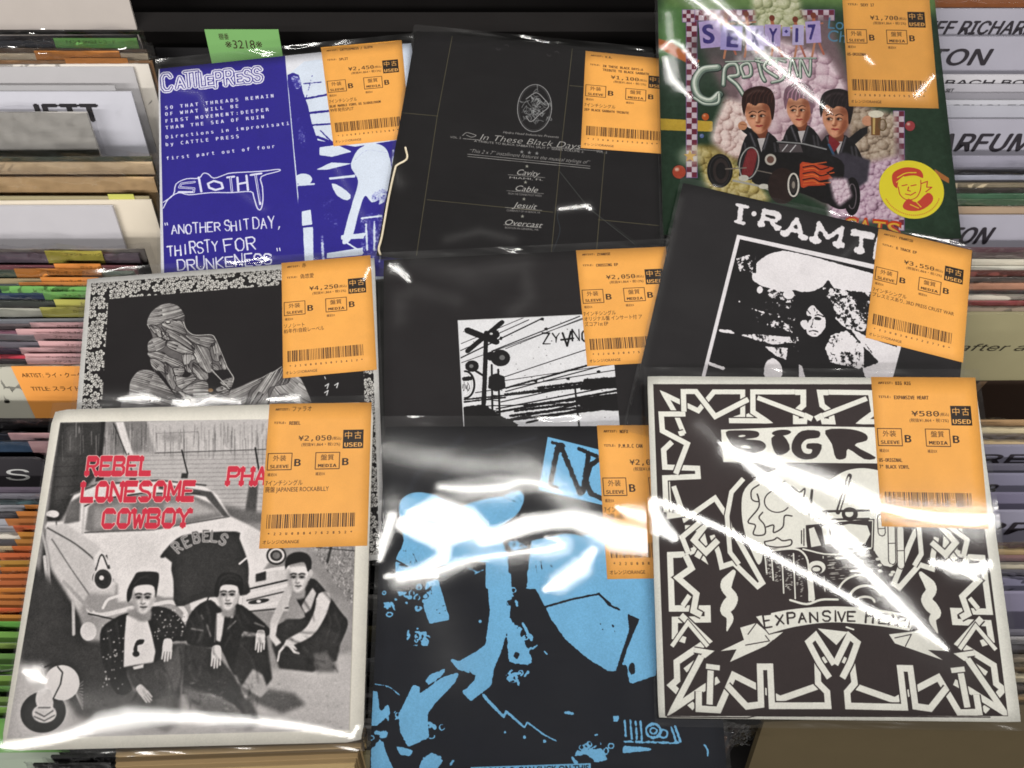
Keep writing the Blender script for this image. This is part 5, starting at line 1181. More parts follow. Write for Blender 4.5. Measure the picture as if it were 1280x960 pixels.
def film_mat(name, attr, crinkle=.5, scale=1.0, gain=1.5, haze=.16):
    """clear polypropylene bag: see-through, with a Fresnel reflection; its creases come from the mesh"""
    m, nt, out = new_mat(name)
    tr = N(nt, "ShaderNodeBsdfTransparent"); tr.inputs[0].default_value = (.97, .97, .98, 1)
    g1 = N(nt, "ShaderNodeBsdfGlossy"); g1.distribution = 'BECKMANN'; g1.inputs["Roughness"].default_value = .115
    g2 = N(nt, "ShaderNodeBsdfGlossy"); g2.inputs["Roughness"].default_value = .2
    gm = N(nt, "ShaderNodeMixShader"); gm.inputs[0].default_value = haze
    nt.links.new(g1.outputs[0], gm.inputs[1]); nt.links.new(g2.outputs[0], gm.inputs[2])
    fr = N(nt, "ShaderNodeFresnel"); fr.inputs["IOR"].default_value = 1.5
    mu = N(nt, "ShaderNodeMath", operation='MULTIPLY'); mu.use_clamp = True; mu.inputs[1].default_value = gain
    nt.links.new(fr.outputs[0], mu.inputs[0])
    mx = N(nt, "ShaderNodeMixShader"); nt.links.new(mu.outputs[0], mx.inputs[0])
    nt.links.new(tr.outputs[0], mx.inputs[1]); nt.links.new(gm.outputs[0], mx.inputs[2])
    tc = N(nt, "ShaderNodeTexCoord")
    ns = N(nt, "ShaderNodeTexNoise"); ns.inputs["Scale"].default_value = 58 * scale; ns.inputs["Detail"].default_value = 2; ns.inputs["Distortion"].default_value = 1.2
    mp = N(nt, "ShaderNodeMapping"); mp.inputs["Scale"].default_value = (.22, .8, 1)
    nt.links.new(tc.outputs["Object"], mp.inputs[0]); nt.links.new(mp.outputs[0], ns.inputs["Vector"])
    bp = N(nt, "ShaderNodeBump"); bp.inputs["Distance"].default_value = .0016
    if attr:
        at = N(nt, "ShaderNodeAttribute"); at.attribute_name = "film_normal"
        vt = N(nt, "ShaderNodeVectorTransform"); vt.vector_type = 'NORMAL'; vt.convert_from = 'OBJECT'; vt.convert_to = 'WORLD'
        nt.links.new(at.outputs["Vector"], vt.inputs[0]); nt.links.new(vt.outputs[0], bp.inputs["Normal"])
        ed = N(nt, "ShaderNodeAttribute"); ed.attribute_name = "crinkle"
        m2 = N(nt, "ShaderNodeMath", operation='MULTIPLY'); m2.inputs[1].default_value = crinkle
        nt.links.new(ed.outputs["Fac"], m2.inputs[0]); nt.links.new(m2.outputs[0], bp.inputs["Strength"])
    else: bp.inputs["Strength"].default_value = crinkle
    nt.links.new(ns.outputs["Fac"], bp.inputs["Height"])
    for n in (g1, g2, fr): nt.links.new(bp.outputs[0], n.inputs["Normal"])
    nt.links.new(mx.outputs[0], out.inputs["Surface"])
    return m
FILM = film_mat("clear_film", True, crinkle=1.0)
BINFILM = film_mat("clear_film_bin", False, crinkle=.9, scale=1.0, gain=2.6)

# ================================================================== mesh helpers
def link(name, verts, faces, mat=None, parent=None, smooth=False, mats=None, mi=None, uvs=None):
    me = bpy.data.meshes.new(name); me.from_pydata([tuple(v) for v in verts], [], faces); me.update()
    for m_ in (mats or ([mat] if mat else [])): me.materials.append(m_)
    if mi is not None: me.polygons.foreach_set("material_index", mi)
    if smooth: me.polygons.foreach_set("use_smooth", [True] * len(faces))
    if uvs is not None:
        l = me.uv_layers.new(name="UVMap"); vi = np.empty(len(me.loops), int); me.loops.foreach_get("vertex_index", vi)
        l.data.foreach_set("uv", np.asarray(uvs, np.float32)[vi].ravel())
    o = bpy.data.objects.new(name, me); C.objects.link(o)
    if parent: o.parent = parent
    return o
def box(name, x0, x1, y0, y1, z0, z1, mat, parent=None, bev=0.0):
    v = [(x, y, z) for z in (z0, z1) for y in (y0, y1) for x in (x0, x1)]
    f = [(0, 2, 3, 1), (4, 5, 7, 6), (0, 1, 5, 4), (2, 6, 7, 3), (0, 4, 6, 2), (1, 3, 7, 5)]
    return link(name, v, f, mat, parent)
def empty(name, loc=(0, 0, 0), mw=None):
    o = bpy.data.objects.new(name, None); C.objects.link(o); o.empty_display_size = .02
    if mw is not None: o.matrix_world = mw
    else: o.location = loc
    return o
def tag(o, label, cat, group=None):
    o["label"] = label; o["category"] = cat
    if group: o["group"] = group
    return o
def text_tris(st, cap, width=None, bold=0.0, shear=0.0, mono='sans'):
    t, lo, hi = glyphs(st, 0.0, mono if max(map(ord, st)) < 0x250 else False)
    q = t.copy(); sx = width / (hi - lo) if width else cap / CAP
    q[..., 0] = (q[..., 0] - lo) * sx; q[..., 1] *= cap / CAP; q[..., 0] += shear * q[..., 1]
    return q

# ================================================================== displayed sleeves
def warp(w, h, seed, amp=.0004):
    r = np.random.RandomState(seed); a = r.uniform(-1, 1, 6)
    def f(x, y):
        u, v = x / w * 2, y / h * 2
        return amp * (a[0] * u * u + a[1] * v * v + a[2] * u * v + .4 * a[3] * np.sin(3 * u + a[4] * 3) * np.cos(2.4 * v))
    return f
def cover_mesh(w, h, zf, th, rad, img_mat, edge_mat, root, n=22):
    """bowed card with the print on its face; corners may be rounded"""
    xs = np.linspace(-w / 2, w / 2, n + 1); ys = np.linspace(-h / 2, h / 2, n + 1)
    V = []; UV = []
    for j, y in enumerate(ys):
        for i, x in enumerate(xs):
            X, Y = x, y
            if rad:
                cx, cy = w / 2 - rad, h / 2 - rad
                if abs(X) > cx and abs(Y) > cy:
                    dx, dy = abs(X) - cx, abs(Y) - cy; L = math.hypot(dx, dy)
                    m_ = max(dx, dy)
                    if L > 1e-9: dx, dy = dx * m_ / L, dy * m_ / L
                    X = math.copysign(cx + dx, X); Y = math.copysign(cy + dy, Y)
            V.append((X, Y, float(zf(X, Y)))); UV.append((X / w + .5, Y / h + .5))
    F = []; W_ = n + 1
    for j in range(n):
        for i in range(n): F.append((j * W_ + i, j * W_ + i + 1, (j + 1) * W_ + i + 1, (j + 1) * W_ + i))
    nt_ = len(F); B = len(V)
    ring = [i for i in range(W_)] + [j * W_ + n for j in range(1, W_)] + [n * W_ + i for i in range(n - 1, -1, -1)] + [j * W_ for j in range(n - 1, 0, -1)]
    for k in ring: V.append((V[k][0], V[k][1], V[k][2] - th)); UV.append(UV[k])
    R = len(ring)
    for a in range(R): b = (a + 1) % R; F.append((ring[a], B + a, B + b, ring[b]))
    F.append(tuple(B + a for a in range(R - 1, -1, -1)))
    o = link("sleeve_cover", V, F, parent=root, mats=[img_mat, edge_mat], mi=[0] * nt_ + [1] * (R + 1), uvs=UV)
    sm = [True] * nt_ + [False] * (R + 1); o.data.polygons.foreach_set("use_smooth", sm)
    return o

def seg_d(P, pts, wid):
    """distance of points to a polyline in units of its local width"""
    best = np.full(P.shape[0], 1e9)
    wid = np.broadcast_to(np.asarray(wid, float), (len(pts),))
    for i in range(len(pts) - 1):
        a, b = pts[i], pts[i + 1]; d = b - a; L = d @ d
        t = np.clip(((P - a) @ d) / max(L, 1e-12), 0, 1)
        q = a + t[:, None] * d
        ww = wid[i] * (1 - t) + wid[i + 1] * t
        best = np.minimum(best, np.hypot(*(P - q).T) / ww)
    return best

def film(key, zf, root, glares, margin=(.003, .0075, .003, .003), lamp_y=LAMP1_Y, A=.075, seed=1, soft=(), wob=.011, n=220):
    """clear bag over the sleeve: a fine sheet whose slopes are the folds of the film. Each glare is a crease
    (points in the picture, half width in mm) along which the film turns towards the ceiling tube."""
    o, ex, ey, ez, w, h = frame_of(key)
    l, t_, r, b = margin
    xs = np.linspace(-w / 2 - l, w / 2 + r, n); ys = np.linspace(-h / 2 - b, h / 2 + t_, n)
    X, Y = np.meshgrid(xs, ys)
    px_ = X.ravel(); py_ = Y.ravel()
    P = np.stack([px_, py_], -1)
    Wd = o + px_[:, None] * ex + py_[:, None] * ey
    # slope at which the film mirrors the tube towards the shopper's eye
    dy = LAMP_TARGET(lamp_y) - Wd; dc = EYE - Wd
    la = dy[:, 1] / dy[:, 2]; ca = dc[:, 1] / dc[:, 2]
    need = np.tan((np.arctan(la) + np.arctan(ca)) / 2)
    g = np.zeros(len(P))
    rn = fnoise(n, n, 22, seed, 4).ravel(); rn2 = fnoise(n, n, 60, seed + 5, 3).ravel()
    for pts, wid in glares:
        L = trace(key, pts)
        d = seg_d(P + np.stack([rn, rn2], -1) * .0006, L, np.asarray(wid, float) * 1e-3)
        g = np.maximum(g, np.exp(-np.clip(d - .35, 0, 9) ** 2 * 1.6)); g = np.maximum(g, .75 * np.exp(-(np.clip(d - .8, 0, 40) * np.min(wid) / 2.2) ** 2))
    for pts, wid, s in soft:
        d = seg_d(P, trace(key, pts), np.asarray(wid, float) * 1e-3)
        g = np.maximum(g, s * np.exp(-d ** 2))
    sgn = -1.0
    delta = A * (1 - g) * sgn + wob * (rn * .5 + rn2) * (1 - .75 * g)
    sy = need + delta; sx = wob * .8 * fnoise(n, n, 30, seed + 9, 3).ravel()
    nw = np.stack([sx, sy, np.ones(len(P))], -1); nw /= np.linalg.norm(nw, axis=1)[:, None]
    nl = np.stack([nw @ ex, nw @ ey, nw @ ez], -1)
    # height: hugs the card, small waves, welded at the edges
    ex_ = np.maximum(np.abs(px_) - w / 2, 0); ey_ = np.maximum(np.maximum(py_ - h / 2, -h / 2 - py_), 0)
    out = np.clip(np.hypot(ex_, ey_) / .003, 0, 1)
    wave = .00022 * fnoise(n, n, 30, seed + 3, 3).ravel() + .00025
    z = zf(np.clip(px_, -w / 2, w / 2), np.clip(py_, -h / 2, h / 2)) + .0005 + wave * (1 - out) + out * (.0003 * rn) - .0004 * out
    edge = np.minimum(np.minimum(px_ + w / 2 + l, w / 2 + r - px_), np.minimum(py_ + h / 2 + b, h / 2 + t_ - py_))
    cr = np.clip(1 - (edge - .0008) / .003, 0, 1) * .16
    patch = np.clip(.5 + 1.3 * fnoise(n, n, 26, seed + 40, 2).ravel(), 0.12, 1)
    top = np.clip((py_ - (h / 2 - .001)) / .003, 0, 1) * patch * 1.5; cr = np.maximum(cr, top)
    bot = np.clip((-py_ - (h / 2 - .0005)) / .002, 0, 1) * patch * .55; cr = np.maximum(cr, bot)
    cr = np.maximum(cr, .02)
    idx = np.arange(n * n).reshape(n, n)
    F = np.stack([idx[:-1, :-1], idx[:-1, 1:], idx[1:, 1:], idx[1:, :-1]], -1).reshape(-1, 4)
    me = bpy.data.meshes.new("plastic_bag")
    me.vertices.add(n * n); me.vertices.foreach_set("co", np.stack([px_, py_, z], -1).astype(np.float32).ravel())
    me.loops.add(F.size); me.loops.foreach_set("vertex_index", F.ravel().astype(np.int32))
    me.polygons.add(len(F)); me.polygons.foreach_set("loop_start", np.arange(0, F.size, 4, dtype=np.int32))
    me.update(calc_edges=True); me.polygons.foreach_set("use_smooth", np.ones(len(F), bool))
    a1 = me.attributes.new("film_normal", 'FLOAT_VECTOR', 'POINT'); a1.data.foreach_set("vector", nl.astype(np.float32).ravel())
    a2 = me.attributes.new("crinkle", 'FLOAT', 'POINT'); a2.data.foreach_set("value", cr.astype(np.float32))
    me.materials.append(FILM)
    ob = bpy.data.objects.new("plastic_bag", me); C.objects.link(ob); ob.parent = root
    return ob
def LAMP_TARGET(y): return np.array([0.0, y, LAMP_Z])

def sleeve(key, name, label, art, corners, glares=(), rad=.0008, edge=(200, 196, 188), seed=1, th=.0012, **fk):
    o, ex, ey, ez, w, h = frame_of(key)
    mw = Matrix(((ex[0], ey[0], ez[0], o[0]), (ex[1], ey[1], ez[1], o[1]), (ex[2], ey[2], ez[2], o[2]), (0, 0, 0, 1)))
    root = empty(name, mw=mw); tag(root, label, "record sleeve", "records laid out face up on the bins")
    zf = warp(w, h, seed)
    cover_mesh(w, h, zf, th, rad, paper(name + "_print", img=art().image(name + "_print"), rough=.6, spec=.03, var=.03), flat(edge), root)
    # price label: a thin slip under the film
    q = trace(key, corners); n = 8; V = []; UV = []
    for j in range(n + 1):
        for i in range(n + 1):
            u, v = i / n, j / n
            p = (q[3] * (1 - u) + q[2] * u) * (1 - v) + (q[0] * (1 - u) + q[1] * u) * v
            V.append((p[0], p[1], float(zf(p[0], p[1])) + .00022)); UV.append((u, v))
    F = [(j * (n + 1) + i, j * (n + 1) + i + 1, (j + 1) * (n + 1) + i + 1, (j + 1) * (n + 1) + i) for j in range(n) for i in range(n)]
    B = len(V); ring = list(range(n + 1)) + [j * (n + 1) + n for j in range(1, n + 1)] + [n * (n + 1) + i for i in range(n - 1, -1, -1)] + [j * (n + 1) for j in range(n - 1, 0, -1)]
    for k in ring: V.append((V[k][0], V[k][1], V[k][2] - .00014)); UV.append(UV[k])
    for a in range(len(ring)): b = (a + 1) % len(ring); F.append((ring[a], B + a, B + b, ring[b]))
    link("price_label", V, F, paper(name + "_label", img=label_art(*LABELS[key]).image(name + "_label"), rough=.5, spec=.2, var=.02), root, smooth=True, uvs=UV)
    film(key, zf, root, glares, seed=seed, **fk)
    return root, zf

Z = lambda ox, oy, s, pts: [(ox + x / s, oy + y / s) for x, y in pts]
sleeve('split', "record_sleeve", "blue and white split single with hand-lettered titles beside a two-tone photograph", art_split,
       [(401, 59), (502, 50), (513, 173), (417, 183)], edge=(190, 190, 196), seed=2, A=.09,
       glares=[], soft=[([(226, 112), (250, 118), (262, 150)], 3, .55), ([(300, 240), (330, 262)], 3, .5), ([(420, 210), (470, 300)], 3, .5)], margin=(.002, .008, .002, .002))
sleeve('tribute', "record_sleeve", "black folder single with fine gold rules and small silver lettering under an oval crest", art_tribute,
       [(732, 64), (840, 75), (838, 193), (726, 185)], edge=(50, 48, 48), seed=3, A=.09,
       glares=[([(731, 258), (738, 262)], [.8, .8])], soft=[([(480, 190), (500, 230)], 5, .45), ([(700, 262), (735, 258)], 3, .8), ([(560, 300), (600, 290), (640, 300)], 4, .4)], margin=(.002, .005, .002, .003))
r_hot, zf_hot = sleeve('hotrod', "record_sleeve", "painted sleeve of three riders in a black hot rod, with a round yellow sticker", art_hotrod,
       [(1052, -14), (1160, -12), (1173, 136), (1061, 133)], edge=(70, 84, 70), seed=4, A=.07, lamp_y=LAMP2_Y,
       glares=[([(838, -20), (925, 45), (990, 100), (1038, 142)], [1.3, 2.0, 1.4, .4]), ([(868, -20), (938, 40), (990, 76)], [1.0, 1.2, .3]), ([(828, 62), (838, 52), (852, 58), (872, 84)], [.8, 1.0, .8, .4]), ([(832, 74), (840, 100), (862, 122)], [1.4, 2.2, .8]), ([(1082, 72), (1090, 80)], [.8, .8]), ([(1145, 120), (1166, 96)], [.8, .4])],
       soft=[([(835, 20), (845, 110)], 7, .72), ([(850, 110), (1000, 60)], 12, .35)], margin=(.002, .006, .002, .003))
sleeve('flower', "record_sleeve", "black sleeve with a pale line drawing of a seated figure inside a floral border", art_flower,
       [(352, 329), (463, 319), (471, 462), (354, 473)], edge=(200, 198, 194), seed=5,
       glares=[([(150, 500), (180, 497), (200, 501)], [.5, 1.2, .4]), ([(218, 503), (240, 510), (262, 499), (300, 503)], [.5, 1.6, .8, .3]), ([(340, 500), (372, 497)], [.4, .8])],
       soft=[([(130, 498), (350, 500)], 5, .55), ([(455, 350), (462, 335)], 2, .8)], margin=(.003, .006, .002, .003), A=.08)
sleeve('cross', "record_sleeve", "plain black sleeve with a white inset print of a railway crossing and overhead wires", art_cross,
       [(720, 313), (832, 309), (849, 452), (734, 458)], edge=(180, 180, 182), seed=6,
       glares=[([(494, 336), (510, 346)], [.8, .3])],
       soft=[([(488, 332), (503, 345), (512, 352)], 2.4, .85), ([(500, 400), (500, 372), (520, 362), (570, 376)], 6, .34), ([(520, 328), (590, 344), (655, 332)], 9, .36), ([(655, 335), (662, 372), (640, 392)], 6, .36), ([(665, 470), (640, 500)], 4, .3)], margin=(.003, .005, .002, .003), A=.08)
sleeve('cloud', "record_sleeve", "black photocopied sleeve of a curly-haired child before a white cloud, tilted to the right", art_cloud,
       [(1098, 286), (1215, 313), (1204, 453), (1082, 422)], edge=(64, 62, 64), seed=7,
       glares=[], soft=[([(1020, 355), (1075, 300)], 2, .35), ([(850, 250), (800, 470)], 3, .35)], margin=(.002, .004, .002, .002), A=.08)
sleeve('blue', "record_sleeve", "blue and black duotone sleeve of a stooping guitarist, half hidden by bright ceiling glare", art_blue,
       [(746, 532), (868, 532), (890, 722), (759, 724)], edge=(60, 66, 76), seed=8,
       glares=[(Z(450, 510, 3.368, [(335, 335), (450, 345), (600, 335), (690, 308), (760, 318), (850, 355)]), [1.0, 2.4, 2.6, 1.9, 1.6, .4]),
               (Z(450, 510, 3.368, [(215, 450), (330, 430), (440, 470), (520, 540), (570, 540), (700, 490), (800, 475), (900, 465), (1000, 500), (1080, 540), (1215, 560)]), [4, 9, 9, 7, 5.5, 6, 5.5, 6.5, 8, 9, 8]),
               (Z(450, 510, 3.368, [(180, 490), (330, 540), (480, 520)]), [5.5, 8, 5]),
               (Z(450, 510, 3.368, [(135, 460), (105, 560), (88, 640)]), [3.5, 3, 1.5]),
               (Z(450, 510, 3.368, [(350, 560), (355, 630), (260, 690), (165, 722)]), [5, 3.4, 3.6, 2.0]),
               (Z(450, 510, 3.368, [(165, 722), (300, 700), (400, 660), (520, 628), (700, 605), (790, 600), (850, 580), (830, 555), (780, 545)]), [2.4, 2.2, 1.6, 1.3, 1.4, 2.4, 2.6, 1.2, .5]),
               (Z(450, 510, 3.368, [(980, 600), (930, 670), (840, 735), (780, 765)]), [2.5, 5, 5, 1.8]),
               (Z(450, 510, 3.368, [(1080, 420), (1130, 440), (1215, 460)]), [1.2, 3, 4]),
               (Z(450, 720, 2.783, [(90, 4), (180, -6), (270, 2)]), [1.2, 2.8, 1.0])],
       soft=[(Z(450, 510, 3.368, [(130, 180), (420, 240), (700, 250), (900, 400), (1000, 560)]), 18, .7), (Z(450, 510, 3.368, [(140, 400), (600, 620), (800, 600)]), 15, .7), (Z(450, 720, 2.783, [(60, 40), (240, 60), (320, 300)]), 14, .4)], margin=(.002, .006, .002, .002), A=.085)
sleeve('rebel', "record_sleeve", "monochrome sleeve of three men sitting before a fifties car, with red slab lettering", art_rebel,
       [(337, 505), (464.5, 503), (459, 682), (324, 686)], rad=.004, edge=(226, 220, 204), seed=9,
       glares=[(Z(0, 690, 2.723, [(0, 662), (80, 655), (200, 632), (300, 600), (340, 580), (440, 564), (520, 560), (640, 563), (800, 572), (960, 585), (1080, 604), (1200, 630)]), [1.2, 1.2, 1.2, 1.6, 2.3, 2.5, 1.9, 1.5, 1.4, 1.3, 1.1, .8]),
               (Z(0, 690, 2.723, [(85, 408), (118, 420), (150, 440)]), [.8, 2.2, 1.0]), (Z(0, 690, 2.723, [(1198, 625), (1216, 600)]), [.8, .8])],
       soft=[(Z(0, 690, 2.723, [(90, 400), (150, 470)]), 6, .6), (Z(0, 690, 2.723, [(120, 540), (500, 500), (900, 520)]), 16, .4)], margin=(.001, .004, .001, .004), A=.07)
sleeve('knot', "record_sleeve", "black sleeve with cream knotwork border, vintage lorry and a scroll banner, crossed by diagonal glare", art_knot,
       [(1089, 471), (1219, 472), (1235, 661), (1102, 658)], edge=(216, 212, 192), seed=10,
       glares=[(Z(800, 450, 2.667, [(262, 276), (300, 300), (420, 340), (560, 385), (700, 440), (800, 490), (900, 515), (1000, 530), (1110, 535), (1165, 530)]), [.6, 2.6, 2.9, 2.7, 2.5, 2.8, 3.6, 4.4, 5, 3.5]),
               (Z(800, 450, 2.667, [(300, 300), (400, 380), (500, 450), (600, 520), (680, 590), (740, 640)]), [2.0, 3.6, 3.8, 3.4, 3.2, 3.2]),
               (Z(800, 680, 2.667, [(640, -10), (720, 60), (800, 140), (880, 225), (960, 300), (1020, 350)]), [3.0, 3.2, 3.6, 3.4, 2.0, .8]),
               (Z(800, 450, 2.667, [(50, 470), (110, 490), (220, 540), (330, 590), (430, 640)]), [2.2, 1.9, 1.8, 1.8, 1.8]),
               (Z(800, 680, 2.667, [(370, 0), (480, 60), (600, 125), (720, 195), (800, 240), (880, 268)]), [1.8, 1.8, 1.8, 1.9, 2.0, 1.4]),
               (Z(800, 450, 2.667, [(40, 480), (70, 560), (110, 590)]), [3, 5, 3]),
               (Z(800, 680, 2.667, [(970, 62), (1050, 80), (1110, 88), (1160, 68)]), [1.6, 4.0, 4.4, 2.2])],
       soft=[(Z(800, 450, 2.667, [(200, 220), (262, 276)]), 9, .62), (Z(800, 450, 2.667, [(250, 260), (620, 480)]), 14, .4), (Z(800, 680, 2.667, [(950, 340), (1080, 420)]), 10, .4)], margin=(.002, .005, .003, .004), A=.085)

# sticker on the hot rod sleeve's bag
def sticker():
    c = trace('hotrod', [(1139, 237)])[0]; r = .0195
    V = [(c[0], c[1], 0)]; UV = [(.5, .5)]; n = 48
    for k in range(n):
        t = 2 * PI * k / n; V.append((c[0] + r * math.cos(t), c[1] + r * math.sin(t), 0)); UV.append((.5 + .5 * math.cos(t), .5 + .5 * math.sin(t)))
    V = [(x, y, float(zf_hot(x, y)) + .0003) for x, y, _ in V]
    F = [(0, 1 + k, 1 + (k + 1) % n) for k in range(n)]
    B = len(V)
    for k in range(n): V.append((V[1 + k][0], V[1 + k][1], V[1 + k][2] - .0002)); UV.append(UV[1 + k])
    F += [(1 + k, B + k, B + (k + 1) % n, 1 + (k + 1) % n) for k in range(n)]
    link("sticker", V, F, paper("yellow_sticker", img=art_sticker().image("yellow_sticker"), rough=.4, var=.02), r_hot, uvs=UV)
sticker()

# ================================================================== bins
LEAN = math.radians(30)
def card(name, label, cat, x_right, y_px, zt, col, w=.184, h=.12, th=.0012, group=None, yaw=0.0, lean=LEAN, label_col=None, lab=(0, 0), lab_text=None, lab_up=.002,
         text=None, bag=False, rough=.45, corner=0.0, extra=None, lab_h=.03, glossy=.3):
    """a thin card standing in a bin, leaning away; its top edge is where it shows in the photograph"""
    top = ground(x_right, y_px, zt)
    ang = lean
    up = np.array([0, math.sin(ang), math.cos(ang)])
    base = top - up * h
    o = empty(name, base); o.rotation_euler = (-ang, 0, yaw)
    tag(o, label, cat, group)
    # local: x leftwards from the right edge, y back, z up the face
    if corner:
        a = [(-w, 0), (0, 0), (0, h - corner)] + [(-corner + corner * math.cos(t), h - corner + corner * math.sin(t)) for t in np.linspace(0.3, PI / 2, 5)] + [(-w, h)]
        n = len(a); V = [(x, 0, z) for x, z in a] + [(x, th, z) for x, z in a]
        F = [tuple(range(n)), tuple(range(2 * n - 1, n - 1, -1))] + [(k, n + k, n + (k + 1) % n, (k + 1) % n) for k in range(n)]
        link("card", V, F, flat(col, rough, glossy), o)
    else:
        box("card", -w, 0, 0, th, 0, h, flat(col, rough, glossy), o)
    def lx(px): return (px - x_right) / (FPX / ((EYE[2] - zt) / 1.0)) * 1.0
    sc = FPX / float(np.dot(top - EYE, FW))
    if label_col is not None:
        a, b = (lab[0] - x_right) / sc, (lab[1] - x_right) / sc
        p = box("price_label", a, b, -.0007, -.0002, h - lab_h, h + lab_up, flat(label_col, .5, .2), o)
        if lab_text:
            T = [];
            for st, tx, tz, cap, wd in lab_text:
                q = text_tris(st, cap, wd); q[..., 0] += a + tx; q[..., 1] += h + lab_up - tz; T.append(q)
            T = np.concatenate(T); V = np.stack([T[..., 0], np.full(T.shape[:2], -.00085), T[..., 1]], -1).reshape(-1, 3)
            link("lettering", V, [(3 * k, 3 * k + 1, 3 * k + 2) for k in range(len(T))], flat((52, 38, 24)), p)
    if text:
        st, tx_px, drop, cap, bold, shear, tcol, wd = text
        q = text_tris(st, cap, wd, bold, shear)
        q[..., 0] += (tx_px - x_right) / sc; q[..., 1] += h - drop - cap
        lay = [(0, 0, 0)] + ([(bold * cap, 0, 1), (-bold * cap, 0, 2), (0, bold * .6 * cap, 3), (0, -bold * .6 * cap, 4)] if bold else [])
        V = np.concatenate([np.stack([q[..., 0] + dx, np.full(q.shape[:2], -.00025 - .00003 * l_), q[..., 1] + dz], -1) for dx, dz, l_ in lay]).reshape(-1, 3)
        q = np.concatenate([q] * len(lay))
        link("lettering", V, [(3 * k, 3 * k + 1, 3 * k + 2) for k in range(len(q))], flat(tcol), o)
    if bag:
        n, m_ = 60, 12; r = random.Random(int(y_px) * 7 + int(x_right)); V = []
        for j in range(m_ + 1):
            for i in range(n + 1):
                u, v = i / n, j / m_
                V.append((-w - .002 + u * (w + .008), -.0018 + .0009 * math.sin(u * 9 + y_px) + r.uniform(-.0006, .0006) - .0006 * abs(math.sin((u * 7 + v * 3 + y_px) * 2.3)), h - .03 + v * .035 + .0012 * math.sin(u * 23 + y_px) * v))
        F = [(j * (n + 1) + i, j * (n + 1) + i + 1, (j + 1) * (n + 1) + i + 1, (j + 1) * (n + 1) + i) for j in range(m_) for i in range(n)]
        link("plastic_bag", V, F, BINFILM, o, smooth=True)
    return o

ORD = 'first second third fourth fifth sixth seventh eighth ninth tenth eleventh twelfth thirteenth fourteenth fifteenth sixteenth seventeenth'.split()
OR, GN, PK, YG = (204, 132, 66), (112, 168, 92), (196, 156, 158), (164, 160, 84)
ZL = -.012
GL, GR, GM = "records and dividers in the left bin", "records and dividers in the right bin", "records in the middle bin"
def rec(x, y, col, what, z=ZL, cat="record", name="bin_record", g=GL, **k):
    return card(name, what, cat, x, y, z, col, group=g, **k)

# left bin, back to front
rec(152, -34, (176, 168, 163), "topmost grey divider board in the left bin, cropped by the frame", name="divider_board", cat="divider", th=.002)
rec(172, 44, (40, 37, 42), "dark sleeve edge just below the topmost grey board", bag=True, yaw=.01)
rec(174, 51, (58, 60, 66), "dark sleeve with the long light green label, top of the left bin", label_col=GN, lab=(68, 172), bag=True, lab_text=[("7インチ SINGLE レコード", .008, .0035, .002, .034)])
rec(182, 62, (92, 74, 60), "brown sleeve edge directly under the light green label", bag=True, yaw=-.01)
rec(184, 67, (206, 190, 164), "cream sleeve with an orange label under the green-labelled one", label_col=OR, lab=(44, 150), bag=True)
rec(190, 76, (150, 112, 76), "tan sleeve with its orange label starting further right", label_col=OR, lab=(82, 160), bag=True)
rec(186, 80, (206, 200, 192), "pale plastic-wrapped sleeve edge just above the grey board behind JETT", yaw=.006)
rec(166, 84, (172, 170, 173), "grey divider board behind the lettered JETT board", name="divider_board", cat="divider", th=.0015)
rec(143, 107, (158, 157, 160), "narrow grey divider peeping over the JETT board", name="divider_board", cat="divider", th=.001)
rec(164, 115, (186, 186, 196), "pale divider lettered JETT in heavy black capitals", name="divider_board", cat="divider", th=.0015, text=("JETT", 24, .0035, .0165, .06, .0, (38, 36, 40), .049))
rec(108, 141, (200, 196, 190), "white blank divider in front of the JETT board", name="divider_board", cat="divider", th=.002, bag=True)
rec(190, 196, (84, 92, 78), "grey-green sleeve edge under the white blank divider", bag=True, yaw=.008)
rec(190, 203, (226, 200, 164), "kraft paper sleeve in a creased clear bag, the upper of two", bag=True)
rec(192, 222, (218, 182, 136), "kraft paper sleeve in a creased clear bag, the lower of two", bag=True)
rec(186, 246, (150, 140, 110), "sleeve with a yellow-green label end showing right of the wide grey board", label_col=(178, 178, 92), lab=(136, 168), lab_h=.02)
rec(190, 250, (206, 196, 180), "cream sleeve end right of the wide grey board, under the kraft bags", yaw=.01)
rec(140, 258, (178, 176, 182), "wide grey divider board below the kraft paper sleeves", name="divider_board", cat="divider", th=.002)
rec(180, 312, (134, 128, 122), "grey sleeve edge under the wide grey board", bag=True)
row = [(318, (112, 100, 110), (176, 166, 76), 57, "olive yellow"), (334, (104, 60, 66), OR, 69, "short orange"), (341, (88, 100, 88), OR, 18, "long orange"), (351, (150, 134, 104), OR, 52, "orange"), (356, (60, 70, 76), OR, 27, "wide orange"), (363, (58, 84, 84), GN, 0, "full-width green"), (369, (46, 60, 92), GN, 55, "light green"), (379, (58, 60, 58), YG, 68, "yellow-green"), (389, (176, 176, 164), YG, 50, "pale olive"), (400, (110, 112, 118), None, 0, ""), (407, (96, 86, 88), PK, 40, "faded pink"), (415, (124, 84, 100), PK, 22, "long pink"), (421, (124, 120, 124), PK, 42, "pink"), (431, (96, 92, 100), PK, 48, "narrow pink"), (439, (58, 44, 60), PK, 26, "bright pink"), (446, (188, 60, 76), PK, 33, "pale pink"), (451, (54, 50, 52), PK, 34, "lowest pink")]
